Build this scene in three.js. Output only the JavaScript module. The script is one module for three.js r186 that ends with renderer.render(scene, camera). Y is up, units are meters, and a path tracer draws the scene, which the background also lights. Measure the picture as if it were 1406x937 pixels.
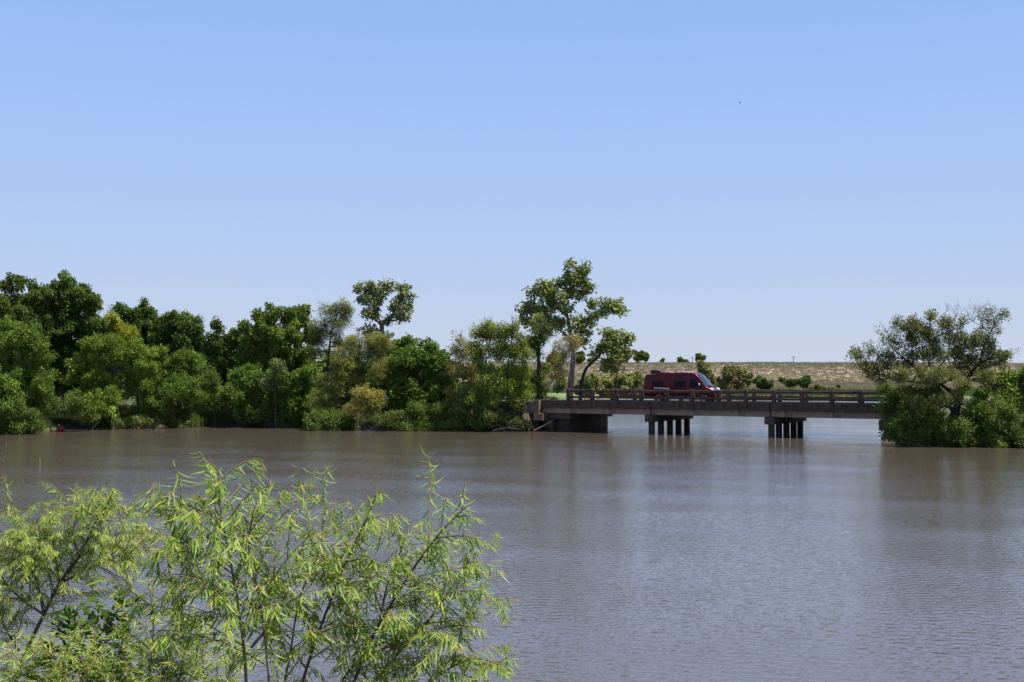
import * as THREE from 'three';
import { mergeGeometries, toCreasedNormals } from 'three/addons/utils/BufferGeometryUtils.js';

// ---------------------------------------------------------------- camera, sky, sun, exposure
const EXPOSURE = 1.75;
const F = 1600, CX = 703, CY = 468.5, EYE = 5.2, HORIZON = 515;
const PITCH = Math.atan((HORIZON - CY) / F);
const scene = new THREE.Scene();
const camera = new THREE.PerspectiveCamera(2 * Math.atan(CY / F) * 180 / Math.PI, 1406 / 937, 0.1, 6000);
camera.position.set(0, EYE, 0);
camera.rotation.set(PITCH, 0, 0);
scene.add(camera);

const srgb = (r, g, b) => new THREE.Color().setRGB(r / 255, g / 255, b / 255, THREE.SRGBColorSpace);
{
  const W = 16, H = 1024, data = new Float32Array(W * H * 4);
  const stops = [[-90, srgb(188, 200, 216)], [0, srgb(201, 212, 230)], [1.5, srgb(198, 210, 231)], [5.5, srgb(183, 206, 240)], [9, srgb(172, 199, 244)], [13, srgb(162, 193, 246)], [18, srgb(150, 185, 243)], [30, srgb(126, 166, 234)], [50, srgb(102, 146, 222)], [90, srgb(84, 128, 208)]];
  for (let j = 0; j < H; j++) {
    const e = (j + .5) / H * 180 - 90;
    let k = 0; while (k < stops.length - 2 && e > stops[k + 1][0]) k++;
    const c = stops[k][1].clone().lerp(stops[k + 1][1], THREE.MathUtils.clamp((e - stops[k][0]) / (stops[k + 1][0] - stops[k][0]), 0, 1));
    for (let i = 0; i < W; i++) data.set([c.r / EXPOSURE, c.g / EXPOSURE, c.b / EXPOSURE, 1], (j * W + i) * 4);
  }
  const sky = new THREE.DataTexture(data, W, H, THREE.RGBAFormat, THREE.FloatType);
  sky.mapping = THREE.EquirectangularReflectionMapping; sky.magFilter = THREE.LinearFilter; sky.needsUpdate = true;
  scene.background = sky; scene.environment = sky;
}
const SUN = new THREE.Vector3(.38, .92, .0).normalize();
const sun = new THREE.DirectionalLight(new THREE.Color(1, .955, .88), 5);
sun.position.copy(SUN).multiplyScalar(300).add(new THREE.Vector3(0, 0, -100)); sun.target.position.set(0, 0, -100);
sun.castShadow = true; sun.shadow.mapSize.set(4096, 4096);
Object.assign(sun.shadow.camera, { left: -150, right: 150, top: 150, bottom: -150, near: 1, far: 800 });
scene.add(sun, sun.target);

// ---------------------------------------------------------------- helpers
const V = (x, y, z) => new THREE.Vector3(x, y, z);
function rng(seed) { let a = seed >>> 0; return () => { a = a + 0x6D2B79F5 | 0; let t = Math.imul(a ^ a >>> 15, 1 | a); t = t + Math.imul(t ^ t >>> 7, 61 | t) ^ t; return ((t ^ t >>> 14) >>> 0) / 4294967296; }; }
const hash2 = (x, y) => { let h = Math.imul(x, 374761393) + Math.imul(y, 668265263) | 0; h = Math.imul(h ^ h >>> 13, 1274126177); return ((h ^ h >>> 16) >>> 0) / 4294967296; };
function noise2(x, y) {
  const i = Math.floor(x), j = Math.floor(y); let u = x - i, v = y - j; u = u * u * (3 - 2 * u); v = v * v * (3 - 2 * v);
  return (hash2(i, j) * (1 - u) + hash2(i + 1, j) * u) * (1 - v) + (hash2(i, j + 1) * (1 - u) + hash2(i + 1, j + 1) * u) * v;
}
const fbm = (x, y, o = 4) => { let s = 0, a = .5, n = 0; for (let k = 0; k < o; k++) { s += a * noise2(x, y); n += a; a *= .5; x = x * 2.03 + 17.3; y = y * 2.03 + 9.1; } return s / n; };
const sstep = (a, b, x) => { const t = THREE.MathUtils.clamp((x - a) / (b - a), 0, 1); return t * t * (3 - 2 * t); };
// a photograph pixel and a distance along the ground -> a point
function at(px, py, depth) {
  const a = (px - CX) / F, b = (CY - py) / F, c = Math.cos(PITCH), s = Math.sin(PITCH);
  const y = b * c + s, z = b * s - c;
  const k = depth / -z;
  return V(a * k, EYE + y * k, -depth);
}
const lin = (r, g, b) => new THREE.Color().setRGB(r, g, b);
const used = {};
function numbered(n) { const k = used[n] = (used[n] ?? -1) + 1; return k ? `${n}_${String(k).padStart(3, '0')}` : n; }
function tag(o, label, category, group, kind) { o.userData.label = label; if (category) o.userData.category = category; if (group) o.userData.group = group; if (kind) o.userData.kind = kind; return o; }
function thing(name, label, category, pos, group) { const g = new THREE.Group(); g.name = numbered(name); if (pos) g.position.copy(pos); tag(g, label, category, group); scene.add(g); return g; }
function part(name, geo, mat, parent, pos) { const m = new THREE.Mesh(geo, mat); m.name = parent === scene ? numbered(name) : name; m.castShadow = m.receiveShadow = true; if (pos) m.position.copy(pos); parent.add(m); return m; }
function structure(name, geo, mat, label) { const m = part(name, geo, mat, scene); m.userData.kind = 'structure'; m.userData.label = label; return m; }
function std(r, g, b, rough = .9, extra = {}) { return new THREE.MeshStandardMaterial({ color: lin(r, g, b), roughness: rough, ...extra }); }
function phys(r, g, b, rough, extra = {}) { return new THREE.MeshPhysicalMaterial({ color: lin(r, g, b), roughness: rough, ...extra }); }
function boxUV(g, s = 1) { // uv in metres by the dominant axis
  if (g.index) g = g.toNonIndexed();
  g.computeVertexNormals();
  const p = g.attributes.position, n = g.attributes.normal, uv = new Float32Array(p.count * 2);
  for (let i = 0; i < p.count; i++) {
    const ax = Math.abs(n.getX(i)), ay = Math.abs(n.getY(i)), az = Math.abs(n.getZ(i));
    const [u, v] = ay > ax && ay > az ? [p.getX(i), p.getZ(i)] : ax > az ? [p.getZ(i), p.getY(i)] : [p.getX(i), p.getY(i)];
    uv[2 * i] = u * s; uv[2 * i + 1] = v * s;
  }
  g.setAttribute('uv', new THREE.BufferAttribute(uv, 2)); return g;
}
// chamfered box from corner to corner
function cbox(x0, x1, y0, y1, z0, z1, c = .02) {
  const s = new THREE.Shape(); const w = x1 - x0 - 2 * c, h = y1 - y0 - 2 * c;
  s.moveTo(0, 0); s.lineTo(w, 0); s.lineTo(w, h); s.lineTo(0, h); s.closePath();
  const g = new THREE.ExtrudeGeometry(s, { depth: z1 - z0 - 2 * c, bevelEnabled: true, bevelSegments: 1, bevelSize: c, bevelThickness: c, steps: 1 });
  g.translate(x0 + c, y0 + c, z0 + c); return boxUV(g);
}
// tapered tube along points with radii
function tube(pts, radii, seg = 6) {
  const n = pts.length, pos = [], nor = [], uv = [], idx = []; let up = V(.31, .2, .93), len = 0;
  for (let i = 0; i < n; i++) {
    const t = pts[Math.min(i + 1, n - 1)].clone().sub(pts[Math.max(i - 1, 0)]).normalize();
    const a = up.clone().addScaledVector(t, -up.dot(t)); if (a.lengthSq() < 1e-4) a.set(1, 0, 0).addScaledVector(t, -t.x); a.normalize(); up = a;
    const b = t.clone().cross(a);
    if (i) len += pts[i].distanceTo(pts[i - 1]);
    for (let k = 0; k <= seg; k++) {
      const an = k / seg * Math.PI * 2, d = a.clone().multiplyScalar(Math.cos(an)).addScaledVector(b, Math.sin(an));
      pos.push(pts[i].x + d.x * radii[i], pts[i].y + d.y * radii[i], pts[i].z + d.z * radii[i]); nor.push(d.x, d.y, d.z); uv.push(k / seg * radii[0] * 6.28, len);
      if (i < n - 1 && k < seg) { const p = i * (seg + 1) + k; idx.push(p, p + 1, p + seg + 1, p + 1, p + seg + 2, p + seg + 1); }
    }
  }
  const g = new THREE.BufferGeometry();
  g.setAttribute('position', new THREE.Float32BufferAttribute(pos, 3)); g.setAttribute('normal', new THREE.Float32BufferAttribute(nor, 3)); g.setAttribute('uv', new THREE.Float32BufferAttribute(uv, 2)); g.setIndex(idx); return g;
}
function curvePts(ctrl, n) { return new THREE.CatmullRomCurve3(ctrl, false, 'centripetal').getPoints(n); }
// wiggling branch from a to b
function branchGeo(a, b, r0, r1, R, seg = 5, wig = .08, n = 6, sag = 0) {
  const L = a.distanceTo(b), c = [];
  for (let i = 0; i <= n; i++) { const t = i / n, p = a.clone().lerp(b, t), w = Math.sin(t * Math.PI) * L * wig; p.x += (R() - .5) * 2 * w; p.y += (R() - .5) * 2 * w + Math.sin(t * Math.PI) * L * sag; p.z += (R() - .5) * 2 * w; c.push(p); }
  return tube(c, c.map((_, i) => r0 + (r1 - r0) * i / n), seg);
}
function dataTex(n, fn, repeat, color = true) {
  const d = new Uint8Array(n * n * 4);
  for (let j = 0; j < n; j++) for (let i = 0; i < n; i++) { const c = fn(i / n, j / n); d.set([c[0], c[1], c[2], 255], (j * n + i) * 4); }
  const t = new THREE.DataTexture(d, n, n); t.wrapS = t.wrapT = THREE.RepeatWrapping; t.magFilter = THREE.LinearFilter; t.minFilter = THREE.LinearMipmapLinearFilter; t.generateMipmaps = true;
  if (color) t.colorSpace = THREE.SRGBColorSpace; t.repeat.set(repeat, repeat); t.needsUpdate = true; return t;
}

// ---------------------------------------------------------------- the bridge's place (local x along the bridge, y up, z towards the camera)
const TH = 30.06 * Math.PI / 180, STEP = 2.4, BX = 5.18, BZ = -106.6, BW = 9.4;
const along = V(Math.cos(TH), 0, Math.sin(TH)), across = V(-Math.sin(TH), 0, Math.cos(TH));
const onBridge = (u, y, w) => V(BX, 0, BZ).addScaledVector(along, u).addScaledVector(across, w).setY(y);
const ROAD_Y = 2.68;

// ---------------------------------------------------------------- ground
const LAKE = [[-78, -9], [95, -9], [112, -40], [82, -72], [50, -80], [36.5, -83.4], [31.7, -85], [27.6, -86.6], [27.4, -89.5], [29.3, -96], [34, -103], [60, -116], [120, -140], [170, -200], [200, -255], [195, -262], [100, -259], [26, -257], [15, -236], [14, -200], [10, -150], [8, -125], [5, -113], [3.8, -108.5], [0, -107.6], [-9.7, -108], [-19.5, -114], [-30.6, -121], [-36.9, -117], [-41.8, -111], [-44.6, -101.5], [-48, -92], [-62, -60], [-78, -30]];
function lakeDist(x, z) { // > 0 on land
  let d = 1e9, inside = false;
  for (let i = 0, j = LAKE.length - 1; i < LAKE.length; j = i++) {
    const [ax, az] = LAKE[j], [bx, bz] = LAKE[i], ex = bx - ax, ez = bz - az;
    const t = THREE.MathUtils.clamp(((x - ax) * ex + (z - az) * ez) / (ex * ex + ez * ez), 0, 1);
    d = Math.min(d, Math.hypot(x - ax - t * ex, z - az - t * ez));
    if ((az > z) !== (bz > z) && x < (bx - ax) * (z - az) / (bz - az) + ax) inside = !inside;
  }
  return inside ? -d : d;
}
function ground(x, z) {
  let d = lakeDist(x, z) - (z > -130 && z < -60 ? 1.5 * sstep(2, 3.6, Math.hypot(x + 32, z + 121.5)) : 0) + (noise2(x * .35, z * .35) - .5) * 1.2;
  let h = d < 0 ? Math.max(-2.2, d * .35) : Math.min(d * .7, .55) + Math.min(d, 14) * .05 + (noise2(x * .2, z * .2) - .5) * .25 * Math.min(1, d);
  if (d > 0) {
    if (z > -40) h = Math.max(h, 3.7 * sstep(-9, 0, z) * sstep(0, 3, d));
    const Z = -z;
    h += 9.2 * sstep(262, 520, Z) * sstep(0, 40, d) + (fbm(x * .012, z * .012, 3) - .5) * 1.6 * sstep(270, 420, Z) - (Z > 560 ? (Z - 560) * .004 : 0);
    // the road bank that carries the road on to the bridge
    const rx = x - BX, rz = z - BZ, u = rx * along.x + rz * along.z, w = rx * across.x + rz * across.z;
    const end = u < 6 ? -3.2 - u : u - 30.2;
    const off = Math.max(0, Math.abs(w + BW / 2) - BW / 2 - .6, 0) + Math.max(0, -end) * 4;
    if (Z < 200) h = Math.max(h, Math.min(ROAD_Y - .05 - off * .75, ROAD_Y - .05));
  }
  return h;
}
{
  const axis = (list) => { const o = []; for (const [a, b, s] of list) for (let v = a; v < b - 1e-6; v += s) o.push(v); o.push(list[list.length - 1][1]); return o; };
  const xs = axis([[-2600, -400, 200], [-400, -110, 20], [-110, 90, 1.3], [90, 330, 3], [330, 800, 30], [800, 2600, 200]]);
  const zs = axis([[-3400, -800, 200], [-800, -560, 20], [-560, -150, 2.5], [-150, -70, 1.2], [-70, 40, 2], [40, 200, 40]]);
  const pos = [], col = [], idx = [], nx = xs.length;
  const soil = lin(.07, .05, .032), turf = lin(.055, .07, .022), straw = lin(.29, .24, .15), pink = lin(.25, .19, .13), green = lin(.12, .15, .045), mudC = lin(.09, .06, .038), olive = lin(.21, .2, .1);
  for (const z of zs) for (const x of xs) {
    const h = ground(x, z), d = lakeDist(x, z); pos.push(x, h, z);
    const c = soil.clone();
    if (d > 0) {
      c.lerp(turf, sstep(.5, 3, d) * sstep(.3, .5, fbm(x * .3, z * .3)));
      const Z = -z;
      if (Z > 205) {
        const n = fbm(x * .012 + 3, z * .03, 4), n2 = fbm(x * .02 + 40, z * .06, 4), n3 = fbm(x * .09, z * .22 + 70, 3);
        const f = straw.clone().lerp(pink, sstep(.44, .56, n)).lerp(olive, sstep(.52, .66, n2) * .75);
        f.multiplyScalar(.88 + .24 * n3);
        f.lerp(green, Math.max(1 - sstep(274, 300, Z + 18 * (n3 - .5)), 0));
        const patch = (px, pz, rx, rz) => { const e = Math.hypot((x - px) / rx, (z - pz) / rz) + (n3 - .5) * .7; f.lerp(green, 1 - sstep(.8, 1, e)); };
        patch(101, -430, 16, 14); patch(126, -352, 18, 9); patch(95, -322, 34, 12); patch(190, -372, 20, 10); patch(14, -440, 18, 16);
        c.lerp(f, sstep(205, 250, Z));
      }
    } else c.lerp(mudC, 1);
    col.push(c.r, c.g, c.b);
  }
  for (let j = 0; j < zs.length - 1; j++) for (let i = 0; i < nx - 1; i++) { const a = j * nx + i; idx.push(a, a + nx, a + 1, a + 1, a + nx, a + nx + 1); }
  const g = new THREE.BufferGeometry();
  g.setAttribute('position', new THREE.Float32BufferAttribute(pos, 3)); g.setAttribute('color', new THREE.Float32BufferAttribute(col, 3)); g.setIndex(idx); g.computeVertexNormals();
  structure('ground', g, new THREE.MeshStandardMaterial({ vertexColors: true, roughness: 1 }), 'earth banks and dry rolling grass field around the lake');
}

// ---------------------------------------------------------------- water
{
  const N = 2048, L = 24, h = new Float32Array(N * N), R = rng(11), cxs = new Float32Array(N), sxs = new Float32Array(N), W = 130;
  for (let w = 0; w < W; w++) {
    const lam = .055 * Math.pow(.36 / .055, R()), ang = (R() + R() + R() - 1.5) / 1.5 * 1.5 + .12 + (w % 5 === 0 ? .6 : 0);
    const kx = Math.round(Math.sin(ang) * L / lam), ky = Math.round(Math.cos(ang) * L / lam), k = Math.hypot(kx, ky) || 1;
    const amp = Math.pow(L / k, 1.05) * (.7 + .6 * R()), ph = R() * 6.283;
    for (let i = 0; i < N; i++) { cxs[i] = Math.cos(i / N * 6.283185307 * kx + ph) * amp; sxs[i] = Math.sin(i / N * 6.283185307 * kx + ph) * amp; }
    for (let j = 0; j < N; j++) {
      const cy = Math.cos(j / N * 6.283185307 * ky), sy = Math.sin(j / N * 6.283185307 * ky), o = j * N;
      for (let i = 0; i < N; i++) h[o + i] += cxs[i] * cy - sxs[i] * sy;
    }
  }
  let m = 0; for (let i = 0; i < h.length; i += 97) m += h[i] * h[i]; const rms = Math.sqrt(m / (h.length / 97));
  const d = new Float32Array(N * N * 4);
  for (let j = 0; j < N; j++) for (let i = 0; i < N; i++) {
    const k = j * N + i, gust = 1 + .12 * Math.sin(i / N * 6.283 * 2 + 2 * Math.sin(j / N * 6.283)) * Math.sin(j / N * 6.283 * 3 + 1.4 * Math.sin(i / N * 6.283 * 1 + 1));
    let v = h[k] / rms * gust; v = v + .12 * v * v; // sharper crests
    d[k * 4] = d[k * 4 + 1] = d[k * 4 + 2] = .5 + v * .1; d[k * 4 + 3] = 1;
  }
  const bump = new THREE.DataTexture(d, N, N, THREE.RGBAFormat, THREE.FloatType);
  bump.wrapS = bump.wrapT = THREE.RepeatWrapping; bump.magFilter = THREE.LinearFilter; bump.needsUpdate = true;
  const ax = (l) => { const o = []; for (const [a, b, st] of l) for (let v = a; v < b - 1e-6; v += st) o.push(v); o.push(l[l.length - 1][1]); return o; };
  const xs = ax([[-150, -60, 15], [-60, 60, .8], [60, 270, 15]]), zs = ax([[-285, -125, 8], [-125, -12, .8], [-12, 15, 9]]), pos = [], uvs = [], ix = [];
  const long = []; for (let k = 0; k < 9; k++) { const lam = 3 + 6 * R(), an = (R() - .5) * 1.6 + .15; long.push([Math.sin(an) * 6.283 / lam, Math.cos(an) * 6.283 / lam, R() * 6.283, lam * .0009]); }
  const ca = Math.cos(.13), sa = Math.sin(.13);
  for (const z of zs) for (const x of xs) { let y = 0; if (x > -60 && x < 60 && z > -125 && z < -12) for (const [kx, kz, ph, am] of long) y += am * Math.sin(kx * x + kz * z + ph); pos.push(x, y, z); uvs.push((x * ca + z * sa) / L, (-x * sa + z * ca) / L); }
  for (let j = 0; j < zs.length - 1; j++) for (let i = 0; i < xs.length - 1; i++) { const a = j * xs.length + i; ix.push(a, a + xs.length, a + 1, a + 1, a + xs.length, a + xs.length + 1); }
  const g = new THREE.BufferGeometry(); g.setAttribute('position', new THREE.Float32BufferAttribute(pos, 3)); g.setAttribute('uv', new THREE.Float32BufferAttribute(uvs, 2)); g.setIndex(ix); g.computeVertexNormals();
  const water = new THREE.MeshPhysicalMaterial({ color: lin(.074, .058, .042), roughness: .08, ior: 1.85, bumpMap: bump, bumpScale: .02 });
  structure('lake_water', g, water, 'rippled muddy brown lake water reflecting the sky');
}

// ---------------------------------------------------------------- bridge
const concreteMap = dataTex(512, (u, v) => {
  const n = fbm(u * 8, v * 8, 5), s = fbm(u * 26, v * 3, 3), f = hash2(u * 512 | 0, v * 512 | 0);
  const k = .72 + .36 * n - .25 * sstep(.55, .75, s) + (f - .5) * .12;
  return [Math.min(255, 168 * k), Math.min(255, 152 * k), Math.min(255, 134 * k)];
}, .25);
const concreteBump = dataTex(256, (u, v) => { const k = 255 * fbm(u * 30, v * 30, 4); return [k, k, k]; }, .5, false);
const M = {
  concrete: std(.23, .19, .158, .92, { map: concreteMap, bumpMap: concreteBump, bumpScale: .01 }),
  girder: std(.8, .75, .69, .9, { map: concreteMap, bumpMap: concreteBump, bumpScale: .008 }),  // same concrete, lightened: light bounced off the water is put into the colour
  pale: std(.5, .42, .34, .9, { map: concreteMap, bumpMap: concreteBump, bumpScale: .01 }),
  asphalt: std(.16, .15, .14, .9), line: std(.6, .45, .08, .7),
};
{
  const b = thing('road_bridge', 'low concrete road bridge with open post railings crossing the lake narrows', 'bridge', V(BX, 0, BZ));
  b.rotation.y = -TH;
  const U0 = -2.9, U1 = 30.2;
  // deck between joints over the piers, road surface, curbs
  const joints = [U0, 3.36 * STEP, 7.86 * STEP, U1];
  for (let k = 0; k < 3; k++) {
    const a = joints[k] + .012, c = joints[k + 1] - .012;
    const deck = part('deck_slab', cbox(a, c, 2.25, 2.62, -BW - .2, .2, .02), M.concrete, b);
    part('road_surface', cbox(a, c, 2.624, ROAD_Y, -BW + .5, -.5, .005), M.asphalt, deck);
    for (const [z, top] of [[-.3, 2.905], [-BW - .24, 2.76]]) part('curb', cbox(a, c, 2.2, top, z, z + .54, .03), M.concrete, deck);
    part('centre_line', cbox(a, c, ROAD_Y + .003, ROAD_Y + .007, -BW / 2 - .06, -BW / 2 + .06, .001), M.line, deck);
  }
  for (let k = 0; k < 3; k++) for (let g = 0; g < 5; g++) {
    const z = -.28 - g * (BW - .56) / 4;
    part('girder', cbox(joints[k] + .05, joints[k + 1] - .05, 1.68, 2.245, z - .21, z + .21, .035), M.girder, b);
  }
  // railings
  for (const z of [0, -BW]) {
    const r = new THREE.Group(); r.name = 'railing'; b.add(r);
    const R = rng(z ? 5 : 4);
    for (let t = 0; t <= 12; t++) part('rail_post', cbox(t * STEP - .17, t * STEP + .17, z ? 2.763 : 2.907, 3.915 + (R() - .5) * .02, z - .19, z + .19, .03), M.concrete, r);
    for (let t = 0; t < 12; t++) for (const [y0, y1] of [[3.08, 3.27], [3.64, 3.86]]) {
      const e = (R() - .5) * .016;
      part('rail', cbox(t * STEP + .172, (t + 1) * STEP - .172, y0 + e, y1 + e, z - .1, z + .1, .025), M.concrete, r);
    }
  }
  // piers
  for (const t of [3.36, 7.86]) {
    const p = new THREE.Group(); p.name = 'pier'; b.add(p); const u = t * STEP;
    part('pier_cap', cbox(u - .42, u + .42, 1.07, 1.675, -9.3, .3, .03), M.concrete, p);
    const R = rng(t * 100);
    for (let k = 0; k < 5; k++) { const z = -.3 - k * 2.1 + (R() - .5) * .1; part('pile', cbox(u - .23, u + .23, -2, 1.067, z - .23, z + .23, .05), M.concrete, p); }
  }
  // abutments
  const l = new THREE.Group(); l.name = 'abutment'; b.add(l);
  part('bearing_seat', cbox(-3.1, -.05, 1.12, 1.675, -9.6, -.35, .03), M.concrete, l);
  part('breast_wall', cbox(-3.2, -.45, -1.6, 1.117, -9.3, -.9, .03), M.concrete, l);
  for (const z of [-.25, -9.2]) part('pile', cbox(-2.2, -1.7, -1.6, 1.1, z - .25, z + .25, .04), M.concrete, l);
  part('end_block', cbox(-3.3, -2.3, 1.0, 1.66, -.2, .75, .03), M.pale, l);
  { // sloping wing wall
    const s = new THREE.Shape(); s.moveTo(-4.3, 1.68); s.lineTo(-2.75, 1.68); s.lineTo(-2.75, 2.88); s.lineTo(-3.2, 2.86); s.lineTo(-4.3, 1.95); s.closePath();
    const g = new THREE.ExtrudeGeometry(s, { depth: .5, bevelEnabled: true, bevelSegments: 1, bevelSize: .02, bevelThickness: .02 }); g.translate(0, 0, .2);
    part('wing_wall', boxUV(g), M.pale, l);
  }
  const r = new THREE.Group(); r.name = 'abutment'; b.add(r);
  part('bearing_seat', cbox(27.9, 29.4, .85, 1.675, -9.6, .9, .03), M.concrete, r);
  part('breast_wall', cbox(28.25, 30, -1.6, .847, -9.4, .6, .03), M.concrete, r);
}
{ // the road that runs on from both ends
  for (const [a, c, n] of [[-140, -2.95, 'long'], [30.25, 150, 'short']]) {
    const g = boxUV(cbox(a, c, ROAD_Y - .35, ROAD_Y, -BW + .3, -.3, .01)); const m = structure('road', g, M.asphalt, n === 'long' ? 'asphalt road leading on to the bridge past the leaning cottonwood' : 'asphalt road leaving the bridge behind the spreading willow');
    m.position.set(BX, 0, BZ); m.rotation.y = -TH;
  }
}

// ---------------------------------------------------------------- van
{
  const van = thing('camper_van', 'dark red high-roof camper van driving across the bridge', 'van', onBridge(6.75, ROAD_Y, -2.65)); van.rotation.y = -TH; van.scale.x = 1.05;
  const paint = phys(.085, .0012, .003, .3, { metalness: .3, clearcoat: .22, clearcoatRoughness: .06, specularIntensity: .35 });
  const glass = phys(.004, .005, .006, .05, { specularIntensity: .25 }), trim = phys(.016, .016, .017, .55), chrome = phys(.75, .76, .78, .18, { metalness: 1 }), white = phys(.75, .75, .74, .35), rubber = std(.02, .02, .02, .85), lens = phys(.7, .72, .75, .08, { clearcoat: 1 });
  const HWd = 1.02; // half width
  // body: side profile swept across with the sides leaning in towards the roof
  const prof = [[.1, .42], [0, .62], [-.02, 1.2], [.03, 2.1], [.1, 2.46], [.2, 2.56], [1.2, 2.6], [1.35, 2.7], [2.4, 2.72], [4.1, 2.72], [4.45, 2.68], [4.72, 2.54], [4.95, 2.3], [5.25, 1.92], [5.55, 1.54], [5.7, 1.42], [5.98, 1.3], [6.2, 1.14], [6.3, .95], [6.36, .7], [6.33, .45], [6.2, .32]];
  const arch = (cx) => { const o = []; for (let k = 0; k <= 10; k++) { const a = k / 10 * Math.PI; o.push([cx + Math.cos(a) * .42, .34 + Math.sin(a) * .42]); } return o; };
  const outline = [...prof, ...arch(5.35), ...arch(1.3)];
  const s = new THREE.Shape(outline.map(([x, y]) => new THREE.Vector2(x, y)));
  const bg = new THREE.ExtrudeGeometry(s, { depth: 2 * HWd - .2, bevelEnabled: true, bevelSegments: 4, bevelSize: .07, bevelThickness: .1, bevelOffset: -.07, steps: 8, curveSegments: 8 });
  bg.translate(0, 0, -HWd + .1);
  { const p = bg.attributes.position; for (let i = 0; i < p.count; i++) { const y = p.getY(i), x = p.getX(i); let k = 1 - .085 * sstep(1.1, 2.75, y) - .02 * sstep(.9, .3, y); if (x > 5.2) k *= 1 - .12 * Math.pow((x - 5.2) / 1.16, 2); p.setZ(i, p.getZ(i) * k); } }
  const body = part('body', toCreasedNormals(bg, .6), paint, van);
  const side = (y) => HWd * (1 - .085 * sstep(1.1, 2.75, y));
  // a window panel on a side: polygon in x, y laid just proud of the leaning side
  function panel(name, poly, mat, sgn, out = .008, parent = van) {
    const sh = new THREE.Shape(poly.map(([x, y]) => new THREE.Vector2(x, y)));
    const g = new THREE.ExtrudeGeometry(sh, { depth: .02, bevelEnabled: true, bevelSize: .006, bevelThickness: .006, bevelSegments: 1 });
    const p = g.attributes.position; for (let i = 0; i < p.count; i++) { const y = p.getY(i), x = p.getX(i), kx = x > 5.2 ? 1 - .12 * Math.pow((x - 5.2) / 1.16, 2) : 1; p.setZ(i, sgn * (side(y) * kx + out - .02 + p.getZ(i))); }
    if (sgn < 0) { const ix = g.index; const a = g.attributes.position.array; for (let i = 0; i < a.length; i += 9) for (let k = 0; k < 3; k++) { const t = a[i + 3 + k]; a[i + 3 + k] = a[i + 6 + k]; a[i + 6 + k] = t; } }
    g.computeVertexNormals(); return part(name, g, mat, parent);
  }
  for (const sgn of [1, -1]) {
    panel('side_window', [[.75, 1.5], [1.7, 1.5], [1.72, 1.95], [.73, 1.95]], glass, sgn);
    panel('side_window', [[2.75, 1.42], [3.75, 1.42], [3.77, 2.0], [2.73, 2.0]], glass, sgn);
    const door = panel('front_door', [[4.05, .6], [4.06, 2.2], [4.5, 2.24], [4.95, 1.95], [5.3, 1.46], [5.3, .9], [4.9, .6]], paint, sgn, .004);
    panel('door_window', [[4.15, 1.42], [4.16, 2.12], [4.48, 2.14], [4.78, 1.95], [5.2, 1.42]], glass, sgn, .014, door);
    panel('door_handle', [[4.2, 1.16], [4.42, 1.16], [4.42, 1.21], [4.2, 1.21]], trim, sgn, .04, door);
    panel('sill_trim', [[1.8, .42], [4.8, .42], [4.8, .68], [1.8, .68]], trim, sgn, .01);
    // mirror
    const mz = sgn * (HWd + .16); const mg = new THREE.SphereGeometry(1, 10, 8); mg.scale(.09, .2, .13); const mi = part('wing_mirror', mg, trim, van, V(5.02, 1.62, mz));
    part('mirror_cap', new THREE.SphereGeometry(1, 10, 8).scale(.07, .12, .11), chrome, mi, V(.045, .03, 0));
    part('mirror_arm', tube([V(0, 0, 0), V(.04, -.04, -sgn * .22)], [.03, .03], 6), trim, mi);
  }
  // sliding door seam and rail, awning strip, fridge vents on the passenger side
  panel('awning', [[.95, 1.33], [2.35, 1.28], [2.35, 1.34], [.95, 1.39]].map(([x, y]) => [x, y]), white, 1, .05);
  panel('door_rail', [[1.85, 1.2], [3.9, 1.2], [3.9, 1.23], [1.85, 1.23]], trim, 1, .01);
  // windscreen: a curved sheet lying on the sloping nose
  {
    const g = new THREE.PlaneGeometry(1, 1, 12, 10), p = g.attributes.position;
    for (let i = 0; i < p.count; i++) {
      const a = p.getX(i) * 2, t = p.getY(i) + .5; // a: across -1..1, t: 0 bottom
      const x0 = 5.62 + (4.80 - 5.62) * t, y0 = 1.50 + (2.50 - 1.50) * t;
      const w = (.86 - .1 * t) * a; const bow = .02 + .055 * (1 - a * a);
      p.setXYZ(i, x0 + bow * .77 - .05 * a * a, y0 + bow * .63, -w);
    }
    g.computeVertexNormals(); part('windscreen', g, phys(.02, .035, .05, .03), van);
    part('wiper', tube([V(5.66, 1.56, .5), V(5.5, 1.78, -.05)], [.012, .01], 5), trim, van);
    part('wiper', tube([V(5.66, 1.56, -.1), V(5.5, 1.78, -.6)], [.012, .01], 5), trim, van);
  }
  for (const sgn of [1, -1]) {
    const hg = new THREE.SphereGeometry(1, 12, 8); hg.scale(.2, .2, .12); hg.rotateZ(-.75); part('headlight', hg, lens, van, V(5.98, 1.2, sgn * .8));
    part('fog_light', new THREE.SphereGeometry(.09, 10, 8).scale(.5, 1, 1), lens, van, V(6.27, .58, sgn * .66));
    part('tail_light', cbox(-.06, .03, 1.1, 1.75, sgn * .9 - .06, sgn * .9 + .06, .02), phys(.4, .01, .01, .2), van);
  }
  const grille = part('grille', cbox(6.2, 6.4, .72, .98, -.55, .55, .04), trim, van);
  for (const y of [.76, .84, .92]) part('grille_bar', cbox(6.37, 6.42, y, y + .035, -.5, .5, .01), chrome, grille);
  part('bumper', cbox(6.05, 6.44, .3, .66, -.86, .86, .08), trim, van);
  part('skid_plate', cbox(6.3, 6.46, .36, .5, -.4, .4, .03), white, van);
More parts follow.
